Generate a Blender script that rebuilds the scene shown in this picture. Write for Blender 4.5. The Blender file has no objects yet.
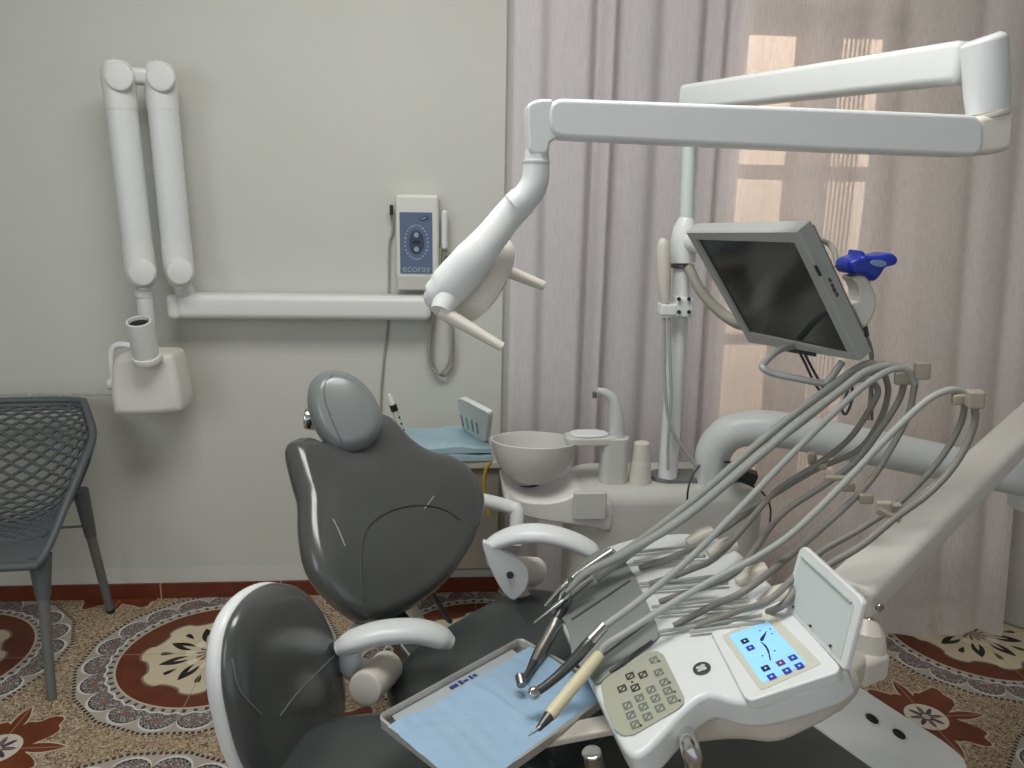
import bpy, bmesh, math, random
from mathutils import Vector as V, Matrix
random.seed(7)
SC = bpy.context.scene
COL = SC.collection

# ------------------------------------------------------------------ camera model
FPX, PITCH, ROLL, YAW, CAMZ = 775.0, math.radians(13.34), math.radians(1.09), math.radians(4.616), 1.508
cf = V((math.sin(YAW)*math.cos(PITCH), math.cos(YAW)*math.cos(PITCH), -math.sin(PITCH)))
_r = V((math.cos(YAW), -math.sin(YAW), 0)); _u = _r.cross(cf)
cr = _r*math.cos(ROLL) + _u*math.sin(ROLL); cu = -_r*math.sin(ROLL) + _u*math.cos(ROLL)
CAM = V((0, 0, CAMZ))
def ray(px, py): return cf + cr*((px-512)/FPX) - cu*((py-384)/FPX)
def at(px, py, y):
    d = ray(px, py); return CAM + d*(y/d.y)
def atz(px, py, z):
    d = ray(px, py); return CAM + d*((z-CAMZ)/d.z)
def onp(px, py, p0, n):
    d = ray(px, py); return CAM + d*((p0-CAM).dot(n)/d.dot(n))

cam_d = bpy.data.cameras.new('camera'); cam = bpy.data.objects.new('camera', cam_d); COL.objects.link(cam)
cam_d.sensor_width = 36; cam_d.lens = FPX/1024*36; cam_d.clip_start = .02
cam.matrix_world = Matrix.Translation(CAM) @ Matrix((cr, cu, -cf)).transposed().to_4x4()
SC.camera = cam

# ------------------------------------------------------------------ materials
def srgb(c):
    f = lambda v: v/12.92 if v <= .04045 else ((v+.055)/1.055)**2.4
    return tuple(f(v/255) for v in c) + (1,)
MATS = {}
def mat(name, rgb, rough=.45, metal=0, noise=.06, scale=18, bump=0, spec=.5, coat=0, emit=0, trans=0):
    if name in MATS: return MATS[name]
    m = bpy.data.materials.new(name); m.use_nodes = True; nt = m.node_tree; b = nt.nodes['Principled BSDF']
    c = srgb(rgb)
    tc = nt.nodes.new('ShaderNodeTexCoord'); nz = nt.nodes.new('ShaderNodeTexNoise'); nz.inputs['Scale'].default_value = scale
    nz.inputs['Detail'].default_value = 4
    nt.links.new(tc.outputs['Object'], nz.inputs['Vector'])
    mx = nt.nodes.new('ShaderNodeMix'); mx.data_type = 'RGBA'
    lo = tuple(v*(1-noise) for v in c[:3])+(1,); hi = tuple(min(1, v*(1+noise)) for v in c[:3])+(1,)
    mx.inputs[6].default_value = lo; mx.inputs[7].default_value = hi
    nt.links.new(nz.outputs['Fac'], mx.inputs[0]); nt.links.new(mx.outputs[2], b.inputs['Base Color'])
    b.inputs['Roughness'].default_value = rough; b.inputs['Metallic'].default_value = metal
    b.inputs['Specular IOR Level'].default_value = spec; b.inputs['Coat Weight'].default_value = coat
    b.inputs['Coat Roughness'].default_value = .15
    if emit:
        nt.links.new(mx.outputs[2], b.inputs['Emission Color']); b.inputs['Emission Strength'].default_value = emit
    if trans:
        b.inputs['Transmission Weight'].default_value = trans; b.inputs['IOR'].default_value = 1.2
    if bump:
        bp = nt.nodes.new('ShaderNodeBump'); bp.inputs['Strength'].default_value = bump; bp.inputs['Distance'].default_value = .004
        nt.links.new(nz.outputs['Fac'], bp.inputs['Height']); nt.links.new(bp.outputs['Normal'], b.inputs['Normal'])
    MATS[name] = m; return m

WHITE = mat('white_enamel', (224, 227, 226), .32, noise=.03)
CREAM = mat('cream_plastic', (214, 208, 196), .38, noise=.04)
WARMW = mat('warm_white_plastic', (226, 220, 210), .33, noise=.03)
XWHITE = mat('xray_white', (216, 217, 214), .38, noise=.03)
LEATHER = mat('grey_upholstery', (75, 77, 76), .26, noise=.16, scale=7, bump=.14, coat=.45)
LEATHER2 = mat('dark_grey_upholstery', (54, 61, 60), .3, noise=.3, scale=6, bump=.14, coat=.3)
HEADL = mat('light_grey_upholstery', (120, 126, 125), .26, noise=.06, scale=6, coat=.3)
SEAM = mat('seam_dark', (58, 59, 59), .5)
CHROME = mat('chrome', (200, 200, 198), .18, 1, noise=.02)
STEEL = mat('brushed_steel', (150, 148, 144), .35, 1, noise=.08)
DARKSTEEL = mat('dark_steel', (96, 97, 98), .35, .8, noise=.08)
HOSE = mat('grey_hose', (166, 168, 163), .5, noise=.05)
HOSED = mat('dark_grey_hose', (134, 131, 125), .5, noise=.05)
CLIP = mat('clear_clip', (164, 156, 142), .3, noise=.08)
RUBBER = mat('grey_rubber_mat', (138, 143, 139), .75, noise=.05, scale=60)
BLACK = mat('black_plastic', (22, 22, 24), .45)
PGREY = mat('grey_chair_plastic', (84, 90, 92), .45, noise=.08, scale=60)
PGREYD = mat('grey_leg_plastic', (104, 106, 104), .5, noise=.06)
BLUEPAPER = mat('blue_paper', (154, 182, 206), .9, noise=.06, scale=25, bump=.5, spec=.1)
BLUEPAD = mat('blue_pad', (162, 188, 198), .9, noise=.08, scale=30, bump=.5, spec=.1)
NAVY = mat('navy_print', (36, 58, 120), .7)
BLUEPL = mat('blue_plastic', (22, 48, 158), .35)
BLUELENS = mat('blue_grey_lens', (120, 140, 176), .3)
PANELBLUE = mat('panel_blue', (88, 104, 132), .45, noise=.05)
PANELDARK = mat('panel_dark_blue', (52, 64, 88), .4)
PANELLIGHT = mat('panel_light_print', (150, 162, 180), .6)
KEYPAD = mat('keypad_membrane', (168, 170, 152), .5, noise=.03)
KEYINK = mat('keypad_ink', (112, 120, 112), .6)
KEYINKD = mat('keypad_dark_ink', (60, 60, 52), .6)
LCD = mat('lcd_glow', (142, 200, 244), .3, noise=.14, scale=9, emit=.50)
LCDINK = mat('lcd_ink', (30, 36, 60), .5)
LCDBTN = mat('lcd_button', (40, 52, 150), .5, emit=.35)
LCDBTN2 = mat('lcd_button_warm', (92, 52, 92), .5, emit=.25)
BEZEL = mat('silver_bezel', (176, 178, 176), .38, .15, noise=.02)
SCREEN = mat('screen_glass', (34, 37, 38), .12, noise=.2, scale=3)
FROST = mat('frosted_bowl', (220, 219, 214), .35, noise=.03, trans=.25)
GREYBASE = mat('grey_base_plate', (112, 114, 112), .5)
UNITGREY = mat('unit_housing', (196, 196, 190), .4, noise=.03)
CABINET = mat('taupe_cabinet', (132, 126, 114), .6, noise=.06)
CUPM = mat('beige_cup', (206, 202, 192), .5, noise=.03)
YELLOW = mat('yellow_hose', (176, 148, 60), .5)
SCALER = mat('cream_scaler', (214, 204, 172), .4, noise=.04)
INSIDE = mat('dark_inside', (18, 16, 22), .6)
CORDM = mat('beige_cord', (150, 148, 138), .6)
WOODF = mat('pale_window_frame', (176, 158, 142), .6, noise=.08)
FACADE = mat('peach_facade', (240, 222, 206), .9, noise=.08, scale=4)
LIDIN = mat('lid_inner', (206, 214, 212), .45, noise=.02)
BINW = mat('bin_white', (176, 172, 166), .45, noise=.04)

# ---- tiny node-expression helper
class X:
    def __init__(s, nt, sock): s.nt, s.s = nt, sock
    def op(s, o, b=None, c=None):
        n = s.nt.nodes.new('ShaderNodeMath'); n.operation = o
        for i, v in enumerate((s, b, c)):
            if v is None: continue
            if isinstance(v, X): s.nt.links.new(v.s, n.inputs[i])
            else: n.inputs[i].default_value = v
        return X(s.nt, n.outputs[0])
    def __add__(s, b): return s.op('ADD', b)
    def __sub__(s, b): return s.op('SUBTRACT', b)
    def __mul__(s, b): return s.op('MULTIPLY', b)
    def __truediv__(s, b): return s.op('DIVIDE', b)
    def abs(s): return s.op('ABSOLUTE')
    def lt(s, b): return s.op('LESS_THAN', b)
    def gt(s, b): return s.op('GREATER_THAN', b)
    def cos(s): return s.op('COSINE')
    def sin(s): return s.op('SINE')
    def pow(s, b): return s.op('POWER', b)
    def mod(s, b): return s.op('FLOORED_MODULO', b)
    def max(s, b): return s.op('MAXIMUM', b)
    def min(s, b): return s.op('MINIMUM', b)
    def band(s, c, w): return (s-c).abs().lt(w)

def mixc(nt, fac, a, b):
    n = nt.nodes.new('ShaderNodeMix'); n.data_type = 'RGBA'
    if isinstance(fac, X): nt.links.new(fac.s, n.inputs[0])
    else: n.inputs[0].default_value = fac
    for i, v in ((6, a), (7, b)):
        if isinstance(v, tuple): n.inputs[i].default_value = v
        else: nt.links.new(v, n.inputs[i])
    return n.outputs[2]

def floor_material():
    m = bpy.data.materials.new('medallion_floor_tiles'); m.use_nodes = True; nt = m.node_tree; b = nt.nodes['Principled BSDF']
    geo = nt.nodes.new('ShaderNodeNewGeometry'); sp = nt.nodes.new('ShaderNodeSeparateXYZ'); nt.links.new(geo.outputs['Position'], sp.inputs[0])
    x = X(nt, sp.outputs[0]); y = X(nt, sp.outputs[1])
    dx = (x + (.8058+.45+9.0)).mod(.9) - .45
    dy = (y + (-2.4102+.45+9.0)).mod(.9) - .45
    r = (dx*dx+dy*dy).op('SQRT'); th = dy.op('ARCTAN2', dx) + 2*math.pi
    ax = dx.abs()*-1+.45; ay = dy.abs()*-1+.45
    rf = (ax*ax+ay*ay).op('SQRT'); ph = ay.op('ARCTAN2', ax)
    def noise(scale, detail=3):
        n = nt.nodes.new('ShaderNodeTexNoise'); n.inputs['Scale'].default_value = scale; n.inputs['Detail'].default_value = detail
        nt.links.new(geo.outputs['Position'], n.inputs['Vector']); return X(nt, n.outputs['Fac'])
    def voro(scale, out='Distance', feat='F1'):
        n = nt.nodes.new('ShaderNodeTexVoronoi'); n.feature = feat; n.inputs['Scale'].default_value = scale
        nt.links.new(geo.outputs['Position'], n.inputs['Vector']); return n.outputs[out]
    # terrazzo
    vcol = X(nt, voro(110, 'Distance')); nlow = noise(7); nhi = noise(150, 2)
    sep = nt.nodes.new('ShaderNodeSeparateColor'); nt.links.new(voro(210, 'Color'), sep.inputs[0]); cell = X(nt, sep.outputs[0])
    col = mixc(nt, cell, srgb((178, 160, 128)), srgb((138, 119, 97)))
    col = mixc(nt, cell.gt(.72), col, srgb((126, 98, 80)))
    col = mixc(nt, cell.gt(.90), col, srgb((84, 68, 60)))
    col = mixc(nt, cell.lt(.12), col, srgb((192, 182, 162)))
    # flower
    leafw = (((ax-.045)/.142*math.pi).max(0.0).min(math.pi).sin()*.019)
    leafw2 = (((ay-.045)/.142*math.pi).max(0.0).min(math.pi).sin()*.019)
    s2 = (ph*2).sin()
    Rd = s2*s2*.085 + .085 + (ph*14).cos()*.010 + (noise(30)-.5)*.03
    fl = rf.lt(Rd).max(ay.lt(leafw)).max(ax.lt(leafw2))
    fo = rf.lt(Rd+.006).max((ay.lt(leafw+.005)*ax.lt(.190)).max(ax.lt(leafw2+.005)*ay.lt(.190)))
    brown = mixc(nt, noise(14, 4), srgb((84, 40, 24)), srgb((128, 70, 44)))
    col = mixc(nt, fo, col, srgb((196, 180, 160)))
    col = mixc(nt, fl, col, brown)
    col = mixc(nt, rf.lt(.062), col, srgb((204, 196, 180)))
    star = rf.lt((ph*8).cos()*.016+.034)
    col = mixc(nt, star, col, srgb((72, 62, 74)))
    col = mixc(nt, rf.lt(.012), col, srgb((190, 180, 170)))
    # medallion: 16-gon
    a = (th+math.radians(11.25)).mod(math.radians(22.5))-math.radians(11.25)
    rp = r*a.cos()/math.cos(math.radians(11.25))
    med = rp.lt(.422)
    col2 = mixc(nt, nlow, srgb((160, 152, 140)), srgb((176, 168, 156)))
    dash = (th*150).sin().gt(-.35)
    col2 = mixc(nt, rp.band(.417, .006)*dash, col2, srgb((64, 44, 38)))
    # scallops
    bb = (th.mod(math.radians(18))-math.radians(9))/math.radians(9)
    Rs = ((bb*bb*-1+1).max(0.0).op('SQRT'))*.055+.340
    fan = r.lt(Rs)
    rings = (r*520+bb*bb*9).sin(); spokes = (bb*30).sin()
    sep2 = nt.nodes.new('ShaderNodeSeparateColor'); nt.links.new(voro(190, 'Color'), sep2.inputs[0]); cell2 = X(nt, sep2.outputs[0])
    fanc = mixc(nt, cell2, srgb((150, 142, 138)), srgb((92, 84, 86)))
    fanc = mixc(nt, (rings*spokes).gt(.3), fanc, srgb((52, 46, 50)))
    fanc = mixc(nt, cell2.gt(.85), fanc, srgb((176, 166, 160)))
    fanc = mixc(nt, bb.abs().lt(.3)*r.band(.352, .008)*cell2.gt(.4), fanc, srgb((140, 92, 76)))
    col2 = mixc(nt, fan, col2, fanc)
    col2 = mixc(nt, (r-Rs).band(.003, .0045), col2, srgb((206, 202, 196)))
    col2 = mixc(nt, (r-Rs).band(-.0045, .0032)*(th*170).sin().gt(-.2), col2, srgb((40, 36, 40)))
    col2 = mixc(nt, r.lt(.322), col2, srgb((168, 162, 152)))
    col2 = mixc(nt, r.band(.309, .008)*(th*60).sin().gt(.45), col2, srgb((70, 60, 62)))
    col2 = mixc(nt, r.band((th*40).sin()*.004+.320, .003), col2, srgb((210, 208, 204)))
    col2 = mixc(nt, r.lt(.297), col2, srgb((196, 182, 160)))
    col2 = mixc(nt, r.lt(.292), col2, mixc(nt, noise(13, 5), srgb((78, 36, 22)), srgb((122, 66, 42))))
    c8 = (th*8).cos(); Rst = c8.abs().op('SQRT')*c8.op('SIGN')*.016+.217
    col2 = mixc(nt, r.lt(Rst), col2, srgb((128, 116, 104)))
    col2 = mixc(nt, r.lt(Rst-.008), col2, mixc(nt, nlow, srgb((196, 182, 152)), srgb((212, 200, 172))))
    # curling black leaves
    tm = (th.mod(math.pi/4)-math.pi/8).abs()
    sw = (tm*16-.9+((r-.13)*36).sin()*1.3).cos()
    prof = ((r-.075)/.095*math.pi).max(0.0).min(math.pi).sin()
    leaf = (sw-(prof*-.80+1.06)).gt(0.0)
    col2 = mixc(nt, leaf, col2, srgb((34, 28, 28)))
    col2 = mixc(nt, r.band(.07, .016)*(th*8).cos().gt(.2), col2, srgb((222, 214, 194)))
    col2 = mixc(nt, r.lt((th*12).cos()*.012+.040), col2, srgb((112, 84, 78)))
    col2 = mixc(nt, r.lt(.036)*(th*12).sin().gt(.3), col2, srgb((200, 190, 176)))
    col = mixc(nt, med, col, col2)
    jn = dx.abs().lt(.0016).max(dy.abs().lt(.0016)).max(ax.lt(.0016)).max(ay.lt(.0016))
    col = mixc(nt, jn*.75, col, srgb((176, 140, 112)))
    nt.links.new(col, b.inputs['Base Color']); b.inputs['Roughness'].default_value = .42
    b.inputs['Specular IOR Level'].default_value = .25
    return m

def wall_material():
    m = bpy.data.materials.new('painted_plaster'); m.use_nodes = True; nt = m.node_tree; b = nt.nodes['Principled BSDF']
    geo = nt.nodes.new('ShaderNodeNewGeometry'); sp = nt.nodes.new('ShaderNodeSeparateXYZ'); nt.links.new(geo.outputs['Position'], sp.inputs[0])
    z = X(nt, sp.outputs[2]); x = X(nt, sp.outputs[0])
    n = nt.nodes.new('ShaderNodeTexNoise'); n.inputs['Scale'].default_value = 1.7; n.inputs['Detail'].default_value = 5
    nt.links.new(geo.outputs['Position'], n.inputs['Vector']); nf = X(nt, n.outputs['Fac'])
    n2 = nt.nodes.new('ShaderNodeTexNoise'); n2.inputs['Scale'].default_value = 45; n2.inputs['Detail'].default_value = 3
    nt.links.new(geo.outputs['Position'], n2.inputs['Vector']); nf2 = X(nt, n2.outputs['Fac'])
    col = mixc(nt, nf, srgb((193, 194, 185)), srgb((205, 206, 199)))
    col = mixc(nt, z.lt(.125)*.5, col, srgb((212, 210, 200)))
    crack = (z-.80-(nf2-.5)*.02).abs().lt(.004)*x.lt(-1.18)*nf2.gt(.42)
    col = mixc(nt, crack*.45, col, srgb((150, 146, 132)))
    nt.links.new(col, b.inputs['Base Color']); b.inputs['Roughness'].default_value = .62; b.inputs['Specular IOR Level'].default_value = .25
    bp = nt.nodes.new('ShaderNodeBump'); bp.inputs['Strength'].default_value = .08; bp.inputs['Distance'].default_value = .003
    nt.links.new(nf2.s, bp.inputs['Height']); nt.links.new(bp.outputs[0], b.inputs['Normal'])
    return m

def skirting_material():
    m = bpy.data.materials.new('brown_skirting_tiles'); m.use_nodes = True; nt = m.node_tree; b = nt.nodes['Principled BSDF']
    geo = nt.nodes.new('ShaderNodeNewGeometry'); sp = nt.nodes.new('ShaderNodeSeparateXYZ'); nt.links.new(geo.outputs['Position'], sp.inputs[0])
    x = X(nt, sp.outputs[0])
    n = nt.nodes.new('ShaderNodeTexNoise'); n.inputs['Scale'].default_value = 16; n.inputs['Detail'].default_value = 5
    nt.links.new(geo.outputs['Position'], n.inputs['Vector'])
    col = mixc(nt, X(nt, n.outputs['Fac']), srgb((84, 32, 18)), srgb((124, 58, 32)))
    j = ((x+1.105+9).mod(.45)-.225).abs().gt(.2225)
    col = mixc(nt, j, col, srgb((190, 150, 120)))
    nt.links.new(col, b.inputs['Base Color']); b.inputs['Roughness'].default_value = .35
    return m

def sheer_material(name, rgb, see, trl):
    m = bpy.data.materials.new(name); m.use_nodes = True; nt = m.node_tree
    for n in list(nt.nodes):
        if n.type != 'OUTPUT_MATERIAL': nt.nodes.remove(n)
    out = [n for n in nt.nodes if n.type == 'OUTPUT_MATERIAL'][0]
    d = nt.nodes.new('ShaderNodeBsdfDiffuse'); t = nt.nodes.new('ShaderNodeBsdfTranslucent'); tr = nt.nodes.new('ShaderNodeBsdfTransparent')
    c = srgb(rgb); d.inputs[0].default_value = c; t.inputs[0].default_value = c
    geo = nt.nodes.new('ShaderNodeNewGeometry')
    wv = nt.nodes.new('ShaderNodeTexNoise'); mp = nt.nodes.new('ShaderNodeMapping'); mp.inputs['Scale'].default_value = (300, 300, 20)
    nt.links.new(geo.outputs['Position'], mp.inputs[0]); nt.links.new(mp.outputs[0], wv.inputs['Vector']); wv.inputs['Scale'].default_value = 1
    nl = nt.nodes.new('ShaderNodeTexNoise'); nl.inputs['Scale'].default_value = 5; nt.links.new(geo.outputs['Position'], nl.inputs['Vector'])
    cc = mixc(nt, X(nt, nl.outputs['Fac']), c, tuple(v*.93 for v in c[:3])+(1,)); nt.links.new(cc, d.inputs[0])
    m1 = nt.nodes.new('ShaderNodeMixShader'); m1.inputs[0].default_value = trl
    nt.links.new(d.outputs[0], m1.inputs[1]); nt.links.new(t.outputs[0], m1.inputs[2])
    m2 = nt.nodes.new('ShaderNodeMixShader')
    f = (X(nt, wv.outputs['Fac'])-.5)*.35+see; nt.links.new(f.s, m2.inputs[0])
    nt.links.new(m1.outputs[0], m2.inputs[1]); nt.links.new(tr.outputs[0], m2.inputs[2]); nt.links.new(m2.outputs[0], out.inputs[0])
    return m

# ------------------------------------------------------------------ objects
def tag(o, label=None, cat=None, group=None, kind=None):
    if label: o['label'] = label
    if cat: o['category'] = cat
    if group: o['group'] = group
    if kind: o['kind'] = kind
    return o
ORG = {}
def thing(name, label, cat, loc, group=None):
    o = bpy.data.objects.new(name, None); COL.objects.link(o); o.location = loc; o.empty_display_size = .05
    ORG[o.name] = V(loc); return tag(o, label, cat, group)
def link(name, bm, m, parent=None, smooth=True, angle=38, label=None):
    """turn a bmesh (world coordinates) into ONE linked mesh object, kept relative to its thing's base"""
    bmesh.ops.recalc_face_normals(bm, faces=bm.faces)
    org = ORG[parent.name] if parent else V((0, 0, 0))
    if org.length: bmesh.ops.translate(bm, verts=bm.verts, vec=-org)
    me = bpy.data.meshes.new(name); bm.to_mesh(me); bm.free()
    if smooth:
        for p in me.polygons: p.use_smooth = True
        me.set_sharp_from_angle(angle=math.radians(angle))
    if m: me.materials.append(m)
    o = bpy.data.objects.new(name, me); COL.objects.link(o)
    if smooth and 8 < len(me.vertices) < 4000:
        wn = o.modifiers.new('weighted normals', 'WEIGHTED_NORMAL'); wn.keep_sharp = True
    if parent: o.parent = parent
    ORG[o.name] = org
    if label: o['label'] = label
    return o
def frame(o, ex, ey, ez):
    return Matrix.Translation(V(o)) @ Matrix((V(ex).normalized(), V(ey).normalized(), V(ez).normalized())).transposed().to_4x4()
def axes(n, hint=(0, 0, 1)):
    n = V(n).normalized(); h = V(hint)
    if abs(n.dot(h)) > .98: h = V((1, 0, 0))
    ex = h.cross(n).normalized(); return ex, n.cross(ex), n

def add_box(bm, M, size, bev=0, seg=3):
    r = bmesh.ops.create_cube(bm, size=1); vs = r['verts']
    for v in vs: v.co = V((v.co.x*size[0], v.co.y*size[1], v.co.z*size[2]))
    if bev:
        es = list({e for v in vs for e in v.link_edges})
        rr = bmesh.ops.bevel(bm, geom=es, offset=bev, segments=seg, profile=.5, affect='EDGES')
        vs = list({v for f in rr['faces'] for v in f.verts} | {v for v in vs if v.is_valid})
    for v in vs: v.co = M @ v.co
def box(center, size, bev=0, ex=(1, 0, 0), ey=(0, 1, 0), ez=(0, 0, 1), seg=3, bm=None):
    bm = bm or bmesh.new(); add_box(bm, frame(center, ex, ey, ez), size, bev, seg); return bm
def beam(p0, p1, w, h, bev=.01, up=(0, 0, 1), bm=None):
    p0, p1 = V(p0), V(p1); ex = (p1-p0); L = ex.length; ex.normalize(); ey = V(up).cross(ex).normalized(); ez = ex.cross(ey)
    return box((p0+p1)/2, (L, w, h), bev, ex, ey, ez, bm=bm)
def spline(pts, n=8, closed=False):
    """Catmull-Rom through pts (any dimension vectors)"""
    P = [V(p) for p in pts]; N = len(P); out = []
    rng = range(N if closed else N-1)
    for i in rng:
        p1, p2 = P[i], P[(i+1) % N]
        p0 = P[(i-1) % N] if (closed or i > 0) else p1*2-p2
        p3 = P[(i+2) % N] if (closed or i+2 < N) else p2*2-p1
        for k in range(n):
            t = k/n
            out.append(((p1*2)+(p2-p0)*t+(p0*2-p1*5+p2*4-p3)*t*t+(p1*3-p0-p2*3+p3)*t*t*t)*.5)
    if not closed: out.append(P[-1])
    return out
def add_tube(bm, pts, rad, n=12, caps=True, closed=False, sx=1.0, hint=None):
    P = [V(p) for p in pts]; N = len(P)
    R = rad if isinstance(rad, (list, tuple)) else [rad]*N
    if len(R) != N: R = [R[0]+(R[-1]-R[0])*i/(N-1) for i in range(N)]
    T = []
    for i in range(N):
        a = P[(i-1) % N] if (closed or i) else P[i]; b = P[(i+1) % N] if (closed or i < N-1) else P[i]
        T.append((b-a).normalized())
    nrm = V(hint) if hint else (V((0, 0, 1)) if abs(T[0].z) < .9 else V((1, 0, 0)))
    nrm = (nrm-T[0]*nrm.dot(T[0])).normalized(); rings = []
    for i in range(N):
        nrm = (nrm-T[i]*nrm.dot(T[i])).normalized(); bn = T[i].cross(nrm)
        rings.append([bm.verts.new(P[i]+(nrm*math.cos(2*math.pi*k/n)*sx+bn*math.sin(2*math.pi*k/n))*R[i]) for k in range(n)])
    for i in range(N if closed else N-1):
        a, b = rings[i], rings[(i+1) % N]
        for k in range(n): bm.faces.new((a[k], a[(k+1) % n], b[(k+1) % n], b[k]))
    if caps and not closed:
        bm.faces.new(rings[0]); bm.faces.new(rings[-1])
def tube(pts, rad, n=12, smooth=0, closed=False, caps=True, sx=1.0, hint=None, bm=None):
    bm = bm or bmesh.new()
    if smooth: 
        if isinstance(rad, (list, tuple)) and len(rad) == len(pts):
            q = spline([V((*p, r)) if len(p) == 3 else p for p, r in zip([tuple(p) for p in pts], rad)], smooth, closed)
            pts = [V(p[:3]) for p in q]; rad = [p[3] for p in q]
        else: pts = spline(pts, smooth, closed)
    add_tube(bm, pts, rad, n, caps, closed, sx, hint); return bm
def lathe(prof, o, axis=(0, 0, 1), n=32, bm=None, sx=1, sy=1, hint=(0, 0, 1)):
    """prof: list of (radius, height)"""
    bm = bm or bmesh.new(); ex, ey, ez = axes(axis, hint); M = frame(o, ex, ey, ez); rings = []
    for r, h in prof:
        if r < 1e-5: rings.append([bm.verts.new(M @ V((0, 0, h)))])
        else: rings.append([bm.verts.new(M @ V((r*sx*math.cos(2*math.pi*k/n), r*sy*math.sin(2*math.pi*k/n), h))) for k in range(n)])
    for a, b in zip(rings, rings[1:]):
        for k in range(n):
            k2 = (k+1) % n
            if len(a) == 1 and len(b) == 1: continue
            if len(a) == 1: bm.faces.new((a[0], b[k], b[k2]))
            elif len(b) == 1: bm.faces.new((a[k], a[k2], b[0]))
            else: bm.faces.new((a[k], a[k2], b[k2], b[k]))
    return bm
def cyl(p0, p1, r, bev=.003, n=24, r1=None, bm=None):
    p0, p1 = V(p0), V(p1); L = (p1-p0).length; r1 = r if r1 is None else r1; b = min(bev, L*.45, r*.9, r1*.9)
    return lathe([(0, 0), (r-b, 0), (r-b*.3, b*.3), (r, b), (r1, L-b), (r1-b*.3, L-b*.3), (r1-b, L), (0, L)], p0, p1-p0, n, bm)
def inset(poly, d):
    P = [V((p[0], p[1])) for p in poly]; N = len(P)
    ar = sum(P[i-1].x*P[i].y-P[i].x*P[i-1].y for i in range(N)); sg = 1 if ar > 0 else -1; o = []
    for i in range(N):
        e1, e2 = (P[i]-P[i-1]).normalized(), (P[(i+1) % N]-P[i]).normalized()
        n1, n2 = V((-e1.y, e1.x))*sg, V((-e2.y, e2.x))*sg
        m = (n1+n2)/max(.55, 1+n1.dot(n2)); o.append(P[i]+m*d)
    if any((o[i]-o[i-1]).dot(P[i]-P[i-1]) < 0 for i in range(N)):      # would fold over itself: shrink towards the middle instead
        xs, ys = [q.x for q in P], [q.y for q in P]; c = V(((min(xs)+max(xs))/2, (min(ys)+max(ys))/2)); hx, hy = (max(xs)-min(xs))/2, (max(ys)-min(ys))/2
        o = [V((c.x+(q.x-c.x)*(1-d/hx), c.y+(q.y-c.y)*(1-d/hy))) for q in P]
    return o
def clean(poly, d=2e-4):
    o = []
    for p in poly:
        if not o or (V((p[0], p[1]))-V((o[-1][0], o[-1][1]))).length > d: o.append(p)
    if (V((o[0][0], o[0][1]))-V((o[-1][0], o[-1][1]))).length <= d: o.pop()
    return o
def prism(out, M, z0, z1, bev=0, seg=3, bm=None, top_only=False):
    """extruded outline with rounded rims, built ring by ring"""
    bm = bm or bmesh.new(); out = clean(out); n = len(out); prof = []
    if bev and not top_only:
        for i in range(seg+1):
            a = math.pi/2*i/seg; prof.append((z0+bev-bev*math.cos(a), bev-bev*math.sin(a)))
    else: prof.append((z0, 0))
    if bev:
        for i in range(seg+1):
            a = math.pi/2*i/seg; prof.append((z1-bev+bev*math.sin(a), bev-bev*math.cos(a)))
    else: prof.append((z1, 0))
    rings = [[bm.verts.new(M @ V((p[0], p[1], z))) for p in (inset(out, d) if d else out)] for z, d in prof]
    bm.faces.new(rings[0]); bm.faces.new(rings[-1])
    for a, b in zip(rings, rings[1:]):
        for k in range(n): bm.faces.new((a[k], a[(k+1) % n], b[(k+1) % n], b[k]))
    return bm
def pillow(out, M, hf, hb, edge=.25, dome=.25, n=7, center=None, curve=None, bm=None):
    """cushion: outline in the frame's xy plane, dome to +z (hf) and -z (hb)"""
    bm = bm or bmesh.new(); N = len(out)
    c = V(center) if center else sum((V((p[0], p[1])) for p in out), V((0, 0)))/N
    prof = []
    for i in range(n+1):
        a = math.pi/2*i/n; prof.append((1-edge*(1-math.cos(a)), math.sin(a)))
    for t in (.6, .4, .2): prof.append((t*(1-edge)/.8*.8/1.0 if False else (1-edge)*t/.75 if t/.75 < 1 else 1-edge, 1))
    def ring(s, h, sg):
        vs = []
        for p in out:
            q = c+(V((p[0], p[1]))-c)*s; z = h
            if curve: z += curve(q.x, q.y)
            vs.append(bm.verts.new(M @ V((q.x, q.y, z))))
        return vs
    def side(hh):
        rs = []
        for s, k in prof:
            d = hh*((1-dome)*k+dome*math.sqrt(max(0, 1-s*s)))
            rs.append(ring(s, d, 1))
        z = hh + (curve(c.x, c.y) if curve else 0)
        rs.append([bm.verts.new(M @ V((c.x, c.y, z)))])
        return rs
    F = side(hf); B = side(-hb)
    for rs in (F, B):
        for a, b in zip(rs, rs[1:]):
            for k in range(N):
                k2 = (k+1) % N
                if len(b) == 1: bm.faces.new((a[k], a[k2], b[0]))
                else: bm.faces.new((a[k], a[k2], b[k2], b[k]))
    for k in range(N):
        k2 = (k+1) % N; bm.faces.new((F[0][k], F[0][k2], B[0][k2], B[0][k]))
    bmesh.ops.remove_doubles(bm, verts=bm.verts, dist=1e-5)
    return bm
def ellipse(rx, ry, n=40, p=2.0, cx=0, cy=0, rot=0):
    o = []
    for k in range(n):
        a = 2*math.pi*k/n; c, s = math.cos(a), math.sin(a)
        x = rx*abs(c)**(2/p)*(1 if c >= 0 else -1); y = ry*abs(s)**(2/p)*(1 if s >= 0 else -1)
        o.append((cx+x*math.cos(rot)-y*math.sin(rot), cy+x*math.sin(rot)+y*math.cos(rot)))
    return o
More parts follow.
